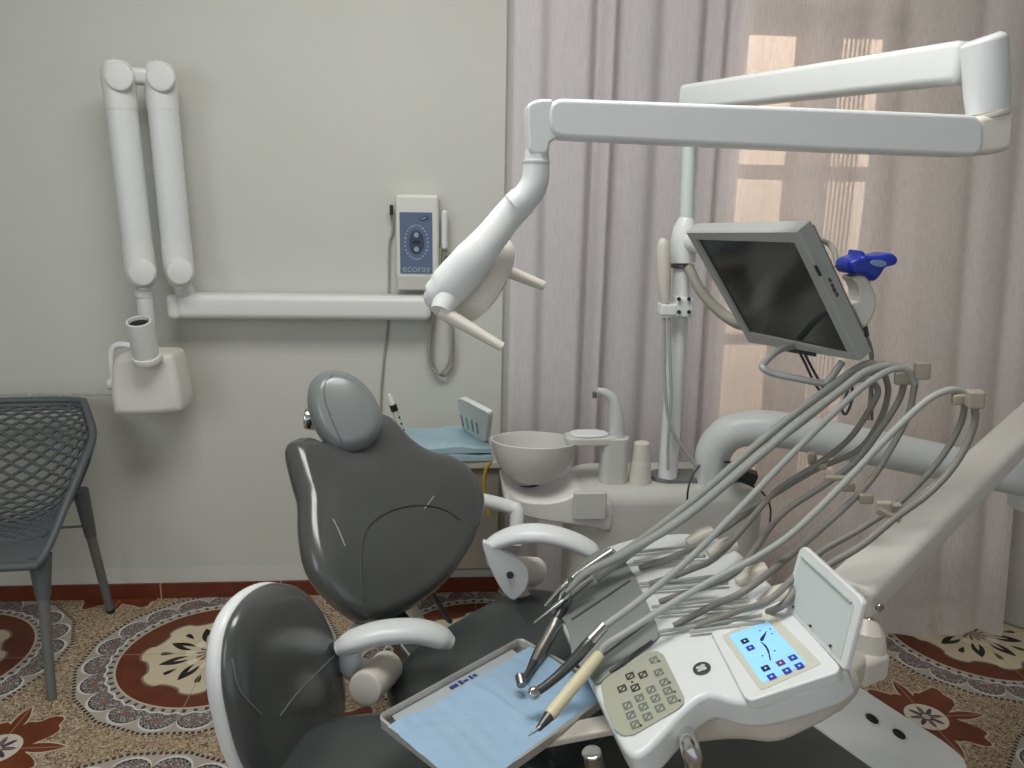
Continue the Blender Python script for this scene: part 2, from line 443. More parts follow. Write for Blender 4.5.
def rrect(w, h, r, n=5, cx=0, cy=0):
    o = []
    for sx, sy, a0 in ((1, 1, 0), (-1, 1, 90), (-1, -1, 180), (1, -1, 270)):
        for k in range(n+1):
            a = math.radians(a0+90*k/n); o.append((cx+sx*(w/2-r)+r*math.cos(a), cy+sy*(h/2-r)+r*math.sin(a)))
    return o
def rpoly(pts, r, n=4):
    """polygon with rounded corners"""
    P = [V((p[0], p[1])) for p in pts]; N = len(P); o = []
    for i in range(N):
        a, b, c = P[i-1], P[i], P[(i+1) % N]; rr = min(r, (a-b).length*.45, (c-b).length*.45)
        p0 = b+(a-b).normalized()*rr; p2 = b+(c-b).normalized()*rr
        for k in range(n+1):
            t = k/n; o.append(p0*(1-t)**2+b*2*t*(1-t)+p2*t*t)
    return [(p.x, p.y) for p in o]
def smooth2(pts, n=5): return [(p.x, p.y) for p in spline([V((p[0], p[1])) for p in pts], n, True)]
def loc2(M, p):
    q = M.inverted() @ V(p); return (q.x, q.y)
def pxout(pts, M):
    """photo outline traced onto the real plane of frame M"""
    o = M.translation; n = M.to_3x3().col[2]
    return [loc2(M, onp(px, py, o, n)) for px, py in pts]
def text_bm(s, M, size, depth=.0006):
    cu_ = bpy.data.curves.new('lettering', 'FONT'); cu_.body = s; cu_.size = size; cu_.align_x = 'CENTER'; cu_.align_y = 'CENTER'; cu_.extrude = depth
    ob = bpy.data.objects.new('lettering', cu_); COL.objects.link(ob)
    dg = bpy.context.evaluated_depsgraph_get(); me = bpy.data.meshes.new_from_object(ob.evaluated_get(dg))
    bm = bmesh.new(); bm.from_mesh(me); bmesh.ops.transform(bm, matrix=M, verts=bm.verts)
    bpy.data.objects.remove(ob); bpy.data.curves.remove(cu_); bpy.data.meshes.remove(me)
    return bm

from mathutils.bvhtree import BVHTree
def on_surface(o, pts, lift=.0004, n=6):
    """a traced line laid onto the real surface of a cushion"""
    me = o.data; org = ORG[o.name]
    bv = BVHTree.FromPolygons([v.co+org for v in me.vertices], [tuple(p.vertices) for p in me.polygons]); res = []
    for q in spline([V((a, b, 0)) for a, b in pts], n):
        d = ray(q.x, q.y).normalized(); h = bv.ray_cast(CAM, d)
        if h[0] is not None: res.append(h[0]-d*lift)
    return res

# ================================================================== THE SETTING
bm = bmesh.new(); vs = [bm.verts.new(p) for p in ((-2.6, -3, 0), (3.2, -3, 0), (3.2, 2.83, 0), (-2.6, 2.83, 0))]; bm.faces.new(vs)
tag(link('floor', bm, floor_material(), smooth=False), 'patterned tile floor with brown medallions and flowers', 'floor', kind='structure')
WALL = wall_material()
XC = .186
bm = box(((-2.6+XC)/2, 2.90, 1.45), (XC+2.6, .2, 2.9))
tag(link('wall_back', bm, WALL, smooth=False), 'plain off-white plaster wall behind the chair', 'wall', kind='structure')
WX0, WX1, WZ0, WZ1 = .98, 1.63, .35, 2.18
bm = bmesh.new()
for x0, x1, z0, z1 in ((XC, WX0, 0, 2.9), (WX1, 3.2, 0, 2.9), (WX0, WX1, 0, WZ0), (WX0, WX1, WZ1, 2.9)):
    add_box(bm, Matrix.Translation(((x0+x1)/2, 2.91, (z0+z1)/2)), (x1-x0, .17, z1-z0))
tag(link('wall_window', bm, WALL, smooth=False), 'wall strip around the curtained window', 'wall', kind='structure')
bm = box((-2.65, -.1, 1.45), (.1, 5.8, 2.9)); tag(link('wall_left', bm, WALL, smooth=False), 'plain left side wall', 'wall', kind='structure')
bm = box((3.25, -.1, 1.45), (.1, 5.8, 2.9)); tag(link('wall_right', bm, WALL, smooth=False), 'plain right side wall', 'wall', kind='structure')
bm = box((.3, -.1, 2.95), (5.8, 5.8, .1)); tag(link('ceiling', bm, mat('ceiling_paint', (226, 226, 220), .8), smooth=False), 'white ceiling', 'ceiling', kind='structure')
SK = skirting_material()
bm = box(((-2.6+XC)/2, 2.796, .03), (XC+2.6, .012, .06)); box(((XC+3.2)/2, 2.822, .03), (3.2-XC, .012, .06), bm=bm)
tag(link('baseboard_back', bm, SK, smooth=False), 'glossy brown skirting tiles along the back wall', 'skirting', kind='structure')

# window: frame with rails, frosted panes, daylit facade outside
w = thing('window_1', 'tall pale framed window with bright peach panes behind the sheer curtain', 'window', (1.305, 2.88, WZ0)); w['kind'] = 'structure'
bm = bmesh.new()
for x0, x1, z0, z1 in ((WX0, 1.04, WZ0, WZ1), (1.24, 1.395, WZ0, WZ1), (1.565, WX1, WZ0, WZ1), (WX0, WX1, WZ0, .45), (WX0, WX1, 2.10, WZ1),
                       (1.03, 1.57, 1.600, 1.652), (1.03, 1.57, .98, 1.02)):
    add_box(bm, Matrix.Translation(((x0+x1)/2, 2.90, (z0+z1)/2)), (x1-x0, .05, z1-z0), .004, 1)
link('window_frame', bm, WOODF, w)
for x0, x1 in ((1.04, 1.24), (1.395, 1.565)):
    for z0, z1 in ((.45, .98), (1.02, 1.602), (1.652, 2.10)):
        link('pane', box(((x0+x1)/2, 2.905, (z0+z1)/2), (x1-x0, .004, z1-z0)), mat('window_glass', (250, 244, 236), .25, noise=.02, trans=1.0), w, smooth=False)
bm = bmesh.new()
for k in range(9):
    add_box(bm, frame((1.402+k*.0175, 2.97, 1.27), (.8, .6, 0), (-.6, .8, 0), (0, 0, 1)), (.013, .004, 1.7))
link('shutter_slats', bm, WOODF, w, smooth=False)
bm = box((1.3, 4.2, 1.6), (6, .1, 4.4)); tag(link('neighbouring_facade', bm, FACADE, smooth=False), 'sunlit peach house wall seen through the window', 'facade', kind='structure')

# curtains
def curtain(name, label, x0, x1, folds, amp, ytop, ybot, m, phase=0, ztop=2.75, seed=1, hem=.004):
    rnd = random.Random(seed); nx, nz = 320, 46; bm = bmesh.new(); grid = []
    ph = [rnd.uniform(-.5, .5) for _ in range(64)]; am = [rnd.uniform(.55, 1.25) for _ in range(64)]
    def wav(t):
        t = t+.022*math.sin(2*math.pi*(t*2.3+.1*phase))+.012*math.sin(2*math.pi*(t*4.1+phase)); t = max(0, t)
        a = t*folds; i = int(a); f = a-i; f = f*f*(3-2*f)
        pa = ph[i % 64]*(1-f)+ph[(i+1) % 64]*f; aa = am[i % 64]*(1-f)+am[(i+1) % 64]*f
        s = math.sin(2*math.pi*t*folds+pa+phase)
        return aa*(s+.18*math.sin(4*math.pi*t*folds+2*pa))
    for j in range(nz+1):
        v = j/nz; row = []
        for i in range(nx+1):
            t = i/nx
            yb = ybot(t) if callable(ybot) else ybot
            y = ytop*v+yb*(1-v) + amp*(.75+.35*(1-v))*wav(t+.012*math.sin(3*v+7*t)*(1-v))
            x = x0+(x1-x0)*t + .012*math.sin(2.2*v+t*9)*(1-v)
            row.append(bm.verts.new((x, y, hem+(ztop-hem)*v + (.012*math.sin(t*folds*5) if j == 0 else 0)*0 + (0 if j else .01+.01*math.sin(t*23)))))
        grid.append(row)
    for j in range(nz):
        for i in range(nx): bm.faces.new((grid[j][i], grid[j][i+1], grid[j+1][i+1], grid[j+1][i]))
    o = link(name, bm, m, angle=180); return tag(o, label, 'curtain')
SHEER1 = sheer_material('lilac_sheer', (224, 219, 221), .08, .24)
SHEER2 = sheer_material('pink_sheer', (242, 233, 229), .19, .28)
curtain('sheer_curtain', 'lilac-grey sheer curtain in deep folds, left of the window panes', .20, .985, 6.5, .022, 2.70, 2.70, SHEER1, .4, seed=3)
curtain('sheer_curtain', 'pinkish sheer curtain over the bright window, hem dragging on the tiles at right', .93, 1.985, 5.5, .012, 2.66,
        lambda t: 2.62-.235*min(1, t*1.7), SHEER2, 1.0, seed=8)

# ================================================================== LEFT: PLASTIC CHAIR
def plastic_chair():
    # seat local frame: chair turned to face the camera-right a little
    t = thing('plastic_chair', 'grey perforated plastic armchair against the wall at the left edge', 'chair', (-1.50, 2.45, 0))
    c = V((-1.475, 2.42, 0)); rz = math.radians(7)
    def W(x, y, z): return V((c.x+x*math.cos(rz)-y*math.sin(rz), c.y+x*math.sin(rz)+y*math.cos(rz), z))
    # shell lofted between its centre line and its rim
    ctr = [(-.25, .435), (-.17, .445), (-.08, .440), (.01, .430), (.09, .425), (.155, .445), (.195, .505), (.225, .60), (.252, .69), (.275, .765), (.286, .805)]
    rim = [(.225, -.25, .432), (.238, -.21, .452), (.250, -.15, .495), (.262, -.09, .545), (.276, -.02, .602), (.289, .05, .658), (.298, .10, .692), (.293, .145, .722), (.276, .185, .750), (.256, .22, .782), (.242, .245, .806)]
    rr = spline([V((a_, b_, 0)) for a_, b_ in ctr], 3); rm = spline([V(q_) for q_ in rim], 3)
    def surf(u, v):
        k = v*(len(rr)-1); i = min(int(k), len(rr)-2); f = k-i
        c_ = rr[i]*(1-f)+rr[i+1]*f; e_ = rm[i]*(1-f)+rm[i+1]*f
        e = abs(u)**2.6; x = u*e_.x if abs(u) < 1 else u*e_.x
        x = math.copysign(e_.x*(1-(1-abs(u))**1.25), u)
        return W(x, c_.x*(1-e)+e_.y*e, c_.y*(1-e)+e_.z*e)
    nu, nv = 22, 34; v0 = .20
    # lattice of diamond cells with real openings
    bm = bmesh.new(); g = {}
    def vert(i, j):
        if (i, j) not in g: g[(i, j)] = bm.verts.new(surf(-1+2*i/nu*1.0, v0+(1-v0)*.965*j/nv))
        return g[(i, j)]
    for i in range(0, nu):
        for j in range(0, nv):
            if (i+j) % 2 == 0 and 0 < i < nu and 0 < j < nv:
                bm.faces.new((vert(i-1, j), vert(i, j-1), vert(i+1, j), vert(i, j+1)))
            elif (i+j) % 2 == 0 and i == 0 and 0 < j < nv: bm.faces.new((vert(0, j), vert(0, j-1), vert(1, j), vert(0, j+1))) if False else None
    o = link('perforated_shell', bm, PGREY, t, angle=60)
    md = o.modifiers.new('lattice', 'WIREFRAME'); md.thickness = .0165; md.use_even_offset = False; md.use_boundary = True
    # solid front of seat
    bm = bmesh.new(); gr = [[surf(-1+2*i/16, v0*1.06*j/6) for i in range(17)] for j in range(7)]
    top = [[bm.verts.new(p) for p in r_] for r_ in gr]; bot = [[bm.verts.new(p-V((0, 0, .012))) for p in r_] for r_ in gr]
    for j in range(6):
        for i in range(16):
            bm.faces.new((top[j][i], top[j][i+1], top[j+1][i+1], top[j+1][i])); bm.faces.new((bot[j][i], bot[j+1][i], bot[j+1][i+1], bot[j][i+1]))
    for i in range(16):
        bm.faces.new((top[0][i], bot[0][i], bot[0][i+1], top[0][i+1]))
    link('seat_front', bm, PGREY, t)
    # rim
    loop = [surf(1, k/24) for k in range(25)] + [surf(1-2*k/12, 1) for k in range(1, 12)] + [surf(-1, 1-k/24) for k in range(25)] + [surf(-1+2*k/12, 0) for k in range(1, 12)]
    link('rim', tube(loop, .0125, 10, closed=True), PGREY, t)
    # broad top band of the back
    bm = bmesh.new(); a = [surf(-1+2*k/20, .955) for k in range(21)]; b = [surf(-1+2*k/20, 1) for k in range(21)]
    A = [bm.verts.new(p+V((0, -.006, 0))) for p in a]; B = [bm.verts.new(p+V((0, -.006, 0))) for p in b]; A2 = [bm.verts.new(p+V((0, .008, 0))) for p in a]; B2 = [bm.verts.new(p+V((0, .008, 0))) for p in b]
    for k in range(20):
        bm.faces.new((A[k], A[k+1], B[k+1], B[k])); bm.faces.new((A2[k], B2[k], B2[k+1], A2[k+1])); bm.faces.new((B[k], B[k+1], B2[k+1], B2[k])); bm.faces.new((A[k], A2[k], A2[k+1], A[k+1]))
    link('top_band', bm, PGREY, t)
    # legs
    for sx in (1, -1):
        a = W(sx*.215, -.19, .43); f_ = atz(52, 699, 0) if sx > 0 else W(-.27, -.27, 0)
        m_ = a*.72+f_*.28
        l = link('leg', tube([m_*.9+a*.1, f_], [.0165, .0135], 14), PGREYD, t)
        link('leg_socket', tube([a+V((0, 0, .01)), m_], [.034, .020], 14), PGREY, t)
        a = W(sx*.225, .17, .47); f_ = atz(111, 612, 0) if sx > 0 else W(-.26, .30, 0)
        m_ = a*.70+f_*.30
        l = link('leg', tube([m_*.9+a*.1, f_], [.0165, .0135], 14), PGREYD, t)
        link('rubber_foot', cyl(f_, f_+(m_-f_).normalized()*.014, .0150, .002), BLACK, l, label='black rubber foot')
        link('leg_socket', tube([a+V((0, 0, .04)), m_], [.026, .019], 14), PGREY, t)
        if sx > 0: link('rear_crossbar', tube([W(-.21, .185, .37), W(.225, .185, .37)], .005, 8), PGREYD, t)
    return t
plastic_chair()

# ================================================================== WALL X-RAY UNIT
YX = 2.66
def xray():
    t = thing('dental_xray_unit', 'white wall-mounted folding-arm x-ray unit left of the control box', 'x-ray machine', at(300, 305, 2.8))
    p0, p1 = at(171, 305, 2.745), at(424, 304.5, 2.745)
    p1 = V((-.07, p0.y, p0.z))
    link('wall_rail', beam(p0+V((.03, 0, 0)), p1, .10, .085, .022), XWHITE, t)
    link('rail_end_cap', beam(p0+V((-.002, 0, 0)), p0+V((.045, 0, 0)), .104, .089, .018), XWHITE, t)
    def arm(top, bot, y, name):
        a, b = at(*top, y), at(*bot, y); d = (b-a).normalized()
        link(name, tube([a+d*.09, b-d*.075], .0465, 28), mat('xray_tube', (212, 215, 214), .36, noise=.03), t)
        for p, s in ((a, 1), (b, -1)):
            bm = tube([p+d*s*.10, p+d*s*.05, p+d*s*.015, p-d*s*.02, p-d*s*.04, p-d*s*.052], [.0475, .0485, .050, .046, .036, .008], 28)
            link('arm_joint', bm, XWHITE, t)
            jp = at(*(top if s > 0 else bot), y-.058); link('joint_disc', cyl(jp+V((0, .03, 0)), jp, .043, .010, 32), XWHITE, t)
        return a, b
    a1, b1 = arm((118, 76), (141, 273), YX-.02, 'lower_arm')
    a2, b2 = arm((160, 77), (179, 272), YX+.02, 'upper_arm')
    link('elbow_link', beam(a1, a2, .05, .05, .015), XWHITE, t)
    link('pivot_stem', cyl(b2+V((0, 0, -.03)), V((b2.x, p0.y, p0.z+.03)), .03, .004), XWHITE, t)
    # tube head
    n0 = at(144, 283, YX-.02); n1 = at(150, 352, YX)
    link('neck', tube([n0, at(145, 300, YX-.02), at(148, 330, YX), n1], [.018, .026, .024, .028], 20), XWHITE, t)
    link('neck_ring', cyl(at(144, 290, YX-.02), at(144, 297, YX-.02), .0285, .003), XWHITE, t)
    hc = at(154, 383, YX-.01)
    out = pxout([(120, 362), (124, 354), (134, 350), (170, 350), (179, 354), (184, 372), (187, 388), (188, 402), (183, 408), (150, 411), (124, 410), (120, 402), (118, 380)], frame(hc, (1, 0, 0), (0, 0, 1), (0, -1, 0)))
    h = link('tube_head', prism(smooth2(out, 3), frame(hc, (1, 0, 0), (0, 0, 1), (0, -1, 0)), -.075, .075, .028, 6), mat('xray_head', (216, 213, 207), .4, noise=.03), t)
    c0, c1 = at(147, 358, YX-.11), at(138.5, 321, YX-.155)
    link('collar', cyl(c0-(c1-c0).normalized()*.012, c0+(c1-c0).normalized()*.012, .046, .006, 32), XWHITE, h)
    ax_ = (c1-c0).normalized(); L = (c1-c0).length
    cone = link('aiming_cone', lathe([(.040, 0), (.039, L-.004), (.037, L), (.032, L), (.031, L-.004), (.031, .02)], c0, ax_, 36), XWHITE, h)
    link('cone_opening', cyl(c0+ax_*(L-.06), c0+ax_*(L-.012), .0312, 0.0, 32), INSIDE, cone, label='dark open end of the aiming cone')
    yk = [at(133, 346, YX), at(118, 345, YX), at(111.5, 352, YX), at(112, 372, YX), at(114, 386, YX)]
    link('yoke_handle', tube(yk, .011, 12, smooth=5), XWHITE, h)
    link('yoke_knob', cyl(at(112, 384, YX)+V((-.012, 0, 0)), at(121, 384, YX)+V((.01, 0, 0)), .021, .008), XWHITE, h)
    return t
xray()

def control_box():
    y0 = 2.80; yf = 2.735
    t = thing('xray_control_box', 'white wall control box with blue ecoray keypad panel', 'control box', at(416, 290, y0))
    tl, br = at(395, 194, yf), at(439, 291, yf); w_, h_ = br.x-tl.x, tl.z-br.z
    c = V(((tl.x+br.x)/2, (y0+yf)/2, (tl.z+br.z)/2))
    link('housing', box(c, (w_, y0-yf-.001, h_), .012), mat('box_white', (212, 213, 206), .4, noise=.02), t)
    link('housing_lip', box((c.x, yf-.002, br.z+.028), (w_*.96, .008, .05), .004), mat('box_lip', (190, 190, 182), .4, noise=.02), t)
    F = frame((c.x, yf-.0005, tl.z), (1, 0, 0), (0, 0, 1), (0, -1, 0))
    a, b = at(399.5, 212, yf), at(432.5, 273.5, yf)
    pw, phh = b.x-a.x, a.z-b.z; pc = V(((a.x+b.x)/2, yf-.001, (a.z+b.z)/2)); F = frame(pc, (1, 0, 0), (0, 0, 1), (0, -1, 0))
    p = link('keypad_panel', prism(rrect(pw, phh, .003), F, 0, .002), PANELBLUE, t, label='blue-grey keypad panel')
    cy = .003
    ov = ellipse(.026, .041, 40, cx=.001, cy=cy)
    link('oval_keypad', prism(ov, F, .002, .004, .001), PANELDARK, p)
    bm = bmesh.new()
    for k in range(26):
        an = 2*math.pi*k/26; cx_, cz_ = .001+.0395*math.cos(an), cy+.0575*math.sin(an)
        prism(rrect(.0055 if k % 4 else .0085, .0055, .0015, 2, cx_, cz_), F, .002, .0028, bm=bm)
    link('dial_marks', bm, PANELLIGHT, p)
    bm = prism(ellipse(.0405, .0595, 48, cx=.001, cy=cy), F, .002, .0023)
    for k, (dx_, dz_) in enumerate(((.001, cy+.025), (.001, cy-.024))):
        link('round_key', prism(ellipse(.0085, .0085, 24, cx=dx_, cy=dz_), F, .004, .006, .001), PANELLIGHT, p)
    bm.free()
    link('readout_window', prism(rrect(.026, .011, .002, 3, .001, cy), F, .004, .005), BLACK, p)
    link('badge', prism(ellipse(.016, .0075, 24, cx=pw*.26, cy=phh*.40, rot=.25), F, .002, .0032), PANELDARK, p)
    link('badge_swoosh', prism(ellipse(.010, .002, 20, cx=pw*.24, cy=phh*.405, rot=.35), F, .0032, .004), PANELLIGHT, p)
    link('lettering', text_bm('ecoray', F @ Matrix.Translation((0, -phh*.425, .0024)), .036), PANELLIGHT, p, smooth=False, label='pale ecoray lettering')
    # hand switch on its holder and hanging cord
    hs = link('hand_switch', box(at(444.5, 230, 2.765), (.022, .03, .135), .009), XWHITE, t)
    link('switch_holder', box(at(446, 254, 2.785), (.03, .03, .02), .006), CORDM, t)
    cd = [at(444, 250, 2.765), at(441, 280, 2.77), at(435, 320, 2.78), at(432, 350, 2.78), at(435, 368, 2.78), at(444, 376, 2.775), at(452, 366, 2.77), at(454, 345, 2.77), at(452, 320, 2.775), at(449, 305, 2.78)]
    link('coiled_cord', tube(cd, .0055, 8, smooth=5), CORDM, t)
    link('coiled_cord', tube([p_+V((-.012+.004*math.sin(i), -.012, .012)) for i, p_ in enumerate(cd)], .0055, 8, smooth=5), CORDM, t)
    link('key_switch', box(at(391.5, 210, 2.77), (.012, .02, .035), .003), BLACK, t)
    link('power_cord', tube([at(391, 214, 2.78), at(393, 230, 2.788), at(389.5, 245, 2.79), at(389, 290, 2.793), at(388.5, 320, 2.793), at(384, 360, 2.793), at(381, 400, 2.793), at(380, 470, 2.793)], .0042, 8, smooth=5), CORDM, t)
control_box()

# ================================================================== SIDE CABINET BEHIND CHAIR
def cabinet():
    z = .650
    t = thing('side_cabinet', 'small taupe wall cabinet low behind the dental chair', 'cabinet', (0, 2.62, 0))
    bm = box((-.005, 2.66, .43), (.37, .282, .40), .006); link('carcass', bm, CABINET, t)
    link('top', box((-.005, 2.64, z-.016), (.39, .31, .03), .008), mat('cabinet_top', (186, 180, 168), .5), t)
    link('door', box((-.005, 2.508, .43), (.34, .014, .37), .004), CABINET, t)
    # folded pad
    bm = bmesh.new(); M = frame((-.025, 2.60, z), (1, .05, 0), (-.05, 1, 0), (0, 0, 1))
    N = 26; rnd = random.Random(2)
    def layer(z0, th, w_, d_, ox):
        g = [[None]*(N+1) for _ in range(N+1)]; g2 = [[None]*(N+1) for _ in range(N+1)]
        for i in range(N+1):
            for j in range(N+1):
                x = (i/N-.5)*w_+ox; y_ = (j/N-.5)*d_; dz = .004*math.sin(19*x+7*y_)*math.sin(23*y_)+.003*math.sin(40*x)
                e = min(i, N-i, j, N-j); rnd_e = 0 if e > 1 else (-.006 if e == 0 else -.002)
                g[i][j] = bm.verts.new(M @ V((x, y_, z0+th+dz+rnd_e))); g2[i][j] = bm.verts.new(M @ V((x, y_, z0+.001)))
        for i in range(N):
            for j in range(N):
                bm.faces.new((g[i][j], g[i+1][j], g[i+1][j+1], g[i][j+1])); bm.faces.new((g2[i][j], g2[i][j+1], g2[i+1][j+1], g2[i+1][j]))
        for i in range(N):
            for a, b, c, d in ((g[i][0], g2[i][0], g2[i+1][0], g[i+1][0]), (g[i][N], g[i+1][N], g2[i+1][N], g2[i][N]), (g[0][i], g[0][i+1], g2[0][i+1], g2[0][i]), (g[N][i], g2[N][i], g2[N][i+1], g[N][i+1])):
                bm.faces.new((a, b, c, d))
    layer(0, .026, .32, .25, 0); layer(.0275, .026, .315, .245, -.004)
    tag(link('folded_pad', bm, BLUEPAD), 'folded pale blue absorbent pad lying on the side cabinet', 'pad')
    # white rack with pattern
    r = thing('slotted_rack', 'white slanted rack with pale green slots beside the blue pad', 'rack', at(476, 440, 2.56))
    M = frame(at(476, 424, 2.56), (.62, -.62, -.45), (-.12, -.62, .80), (.80, .38, .30))
    q = [(464, 396), (468, 395), (491, 410), (492, 414), (486, 441), (482, 443), (465, 428)]
    out = rpoly(pxout(q, M), .008)
    link('back_plate', prism(out, M, -.012, .008, .004), WHITE, r)
    bm = bmesh.new()
    for k in range(4):
        c0 = V(loc2(M, onp(466+4.6*k, 412+2.6*k, M.translation, M.to_3x3().col[2]))); c1 = V(loc2(M, onp(467+4.3*k, 424+2.8*k, M.translation, M.to_3x3().col[2])))
        add_tube(bm, [M @ V((c0.x, c0.y, .009)), M @ V((c1.x, c1.y, .009))], .0042, 8); add_tube(bm, [M @ V((c0.x, c0.y, -.013)), M @ V((c1.x, c1.y, -.013))], .0042, 8)
    link('slot_row', bm, mat('pale_green_slots', (166, 186, 178), .5), r)
    # white pen-like applicator
    s = thing('applicator_pen', 'white and black slender applicator standing behind the headrest on the cabinet', 'applicator', at(404, 444, 2.58))
    a, b = at(389, 394, 2.58), at(407, 446, 2.58); d = (b-a)
    link('white_cap', tube([a, a+d*.03, a+d*.2], [.006, .0095, .0105], 16), WHITE, s)
    link('black_band', tube([a+d*.2, a+d*.32], .0125, 16), BLACK, s)
    link('barrel', tube([a+d*.32, a+d*.9, a+d], [.010, .010, .005], 16), mat('clear_barrel', (196, 198, 190), .3), s)
    bm = bmesh.new()
    for k in range(3): add_tube(bm, [a+d*(.42+.12*k)+V((.008, -.006, 0)), a+d*(.45+.12*k)+V((.008, -.006, 0))], .0035, 8)
    link('scale_marks', bm, BLACK, s)
cabinet()

# ================================================================== DENTAL CHAIR
TH = math.radians(42); CA = V((math.cos(TH), -math.sin(TH), 0)); CL = V((math.sin(TH), math.cos(TH), 0)); CZ = V((0, 0, 1))
C0 = V((0, 1.72, .52))
def chair():
    t = thing('dental_chair', 'grey upholstered dental patient chair with white armrests in the middle', 'dental chair', (.15, 1.55, 0))
    rc = math.radians(42); BU = -CA*math.sin(rc)+CZ*math.cos(rc); BN = CL.cross(BU)
    M = frame(C0, CL, BU, BN)
    O = [(284, 450), (288.5, 442), (301.5, 438.5), (316, 443), (334, 441), (356, 428), (371, 414), (382.6, 415.5), (392, 421.7), (407, 438.7), (426, 452), (452.5, 461), (471, 478), (480.8, 499), (480.8, 520), (471, 546), (448.7, 580), (422, 603), (392, 620), (369.4, 627), (354, 623.6), (331.7, 608.5), (309, 584), (299.6, 561), (295.8, 531), (295.8, 501), (290, 478)]
    out = smooth2(pxout(O, M), 4)
    cc_ = V(loc2(M, onp(372, 530, M.translation, BN))); out = [(cc_.x+(p[0]-cc_.x)*.975, cc_.y+(p[1]-cc_.y)*.985) for p in out]
    cen = V(loc2(M, onp(372, 530, M.translation, BN)))
    b = link('backrest', pillow(out, M, .045, .05, .16, .25, 8, center=cen, curve=lambda x, y: .18*(x+.02)**2), LEATHER, t, label='grey winged backrest cushion')
    # pressed seam of the lumbar pad
    S = [(364, 602), (362, 588), (361, 570), (362, 545), (369, 526), (388, 512), (410, 506), (430, 506), (447, 511), (460, 520)]
    Mf = M @ Matrix.Translation((0, 0, .043))
    link('lumbar_seam', tube(on_surface(b, S), .0028, 6), SEAM, b)
    for ln in ([(333, 519), (339, 531), (345, 546)], [(434, 496), (429, 503), (424, 509)]):
        link('crease', tube(on_surface(b, ln), .0016, 6), mat('crease_light', (150, 150, 148), .4), b)
    shell = [(cen.x+(p[0]-cen.x)*.84, cen.y+(p[1]-cen.y)*.84) for p in out]
    link('back_shell', pillow(shell, M @ Matrix.Translation((0, 0, -.045)), .02, .035, .2, .25, 5, center=cen, curve=lambda x, y: .25*(x+.02)**2), WHITE, t)
    # headrest
    hu = (-CA*.55+CZ*.84).normalized(); hl = (CL*.86+CA*.5); hl = (hl-hu*hl.dot(hu)).normalized(); hn = hl.cross(hu)
    hc = at(346, 411, 1.93); MH = frame(hc, hl, hu, hn)
    HO = [(306, 400), (308, 384), (318, 373), (333, 370), (350, 375), (366, 388), (377, 405), (381, 420), (378, 434), (367, 446), (352, 452), (338, 452), (327, 446), (316, 432), (309, 416)]
    ho = smooth2(pxout(HO, MH), 4); ho = [(p[0]*1.0+.002, p[1]*1.0-.004) for p in ho]
    h = link('headrest', pillow(ho, MH, .05, .055, .34, .3, 9), HEADL, t, label='lighter grey rounded headrest cushion')
    Mh = MH @ Matrix.Translation((0, 0, .052))
    sm = [(333, 375), (325, 383), (325, 400), (332, 420), (343, 445)]
    link('headrest_seam', tube(on_surface(h, sm), .0016, 6), mat('headrest_piping', (100, 106, 106), .4), h)
    link('headrest_knob', cyl(at(318, 419, 1.99), at(305, 418, 1.99), .030, .006, 28), CHROME, h)
    link('headrest_knob_hub', cyl(at(311, 424, 1.95), at(307, 424, 1.95), .012, .003), BLACK, h)
    link('headrest_bar', beam(hc-hn*.06, C0+BU*.40-BN*.07, .07, .014, .005, up=BN), STEEL, t)
    # seat + leg rest
    zs = .52
    MS = frame((C0.x, C0.y, zs), CA, CL, CZ)
    so = smooth2([(-.02, .0), (-.0, .22), (.07, .30), (.19, .315), (.34, .295), (.46, .27), (.52, .25), (.52, -.25), (.46, -.27), (.34, -.285), (.19, -.29), (.07, -.28), (0, -.2)], 5)
    link('seat', pillow([(p[0]+.03, p[1]-.02) for p in so], MS @ Matrix.Translation((0, 0, -.04)), .05, .05, .15, .3, 7), LEATHER2, t, label='dark grey seat cushion')
    sl = math.radians(17); LA = (CA*math.cos(sl)-CZ*math.sin(sl)); LN = LA.cross(CL)
    if LN.z < 0: LN = -LN
    ML = frame(C0+CA*.54+V((0, 0, zs-.52-.005)), LA, CL, LN)
    e0_, e1_ = V(pxout([(800, 717)], ML)[0]), V(pxout([(885, 777)], ML)[0])
    lo = rpoly([(-.02, -.23), (.56, -.23), (.60, e1_.y-.004), (e1_.x, e1_.y-.002), (e0_.x, e0_.y-.002), (-.02, .22)], .03)
    link('leg_rest', pillow(lo, ML, .006, .03, .06, .3, 5), LEATHER, t, label='dark grey flat leg rest')
    # white side plate with two round holes
    po = rpoly([(.02, .165), (.66, .165), (.66, .23), (.60, .285), (.02, .285)], .03, 4)
    bm = bmesh.new()
    n3 = ML.to_3x3().col[2]
    q = pxout([(842, 690), (857, 686), (900, 714), (944, 742), (962, 757), (968, 768), (964, 790), (930, 800), (880, 775), (820, 731), (790, 708), (800, 690)], ML)
    pl = link('foot_plate', prism(rpoly(q, .02, 3), ML, -.03, .004, .006), WHITE, t, label='white side plate with two round holes')
    for px, py in ((871, 720.5), (898, 736)):
        c = onp(px, py, ML.translation, n3)
        link('hole_rim', lathe([(.0148, .0045), (.0158, .007), (.0185, .0075), (.0195, .0045)], c, n3, 28), XWHITE, pl)
        link('hole', lathe([(.0138, .006), (.0136, .0052), (0, .0048)], c, n3, 28), INSIDE, pl, label='dark round hole')
    # armrests
    def armrest(pts, rads, piv0, piv1, post):
        pad = link('armrest', tube(pts, rads, 20, smooth=6, sx=.62), WHITE, t, label='white curved armrest')
        pv = link('armrest_pivot', cyl(piv0, piv1, .036, .008, 32), WARMW, t)
        link('armrest_post', tube(post, [.022, .026, .02], 16, smooth=4), WHITE, t)
        return pad, pv
    y = 1.44
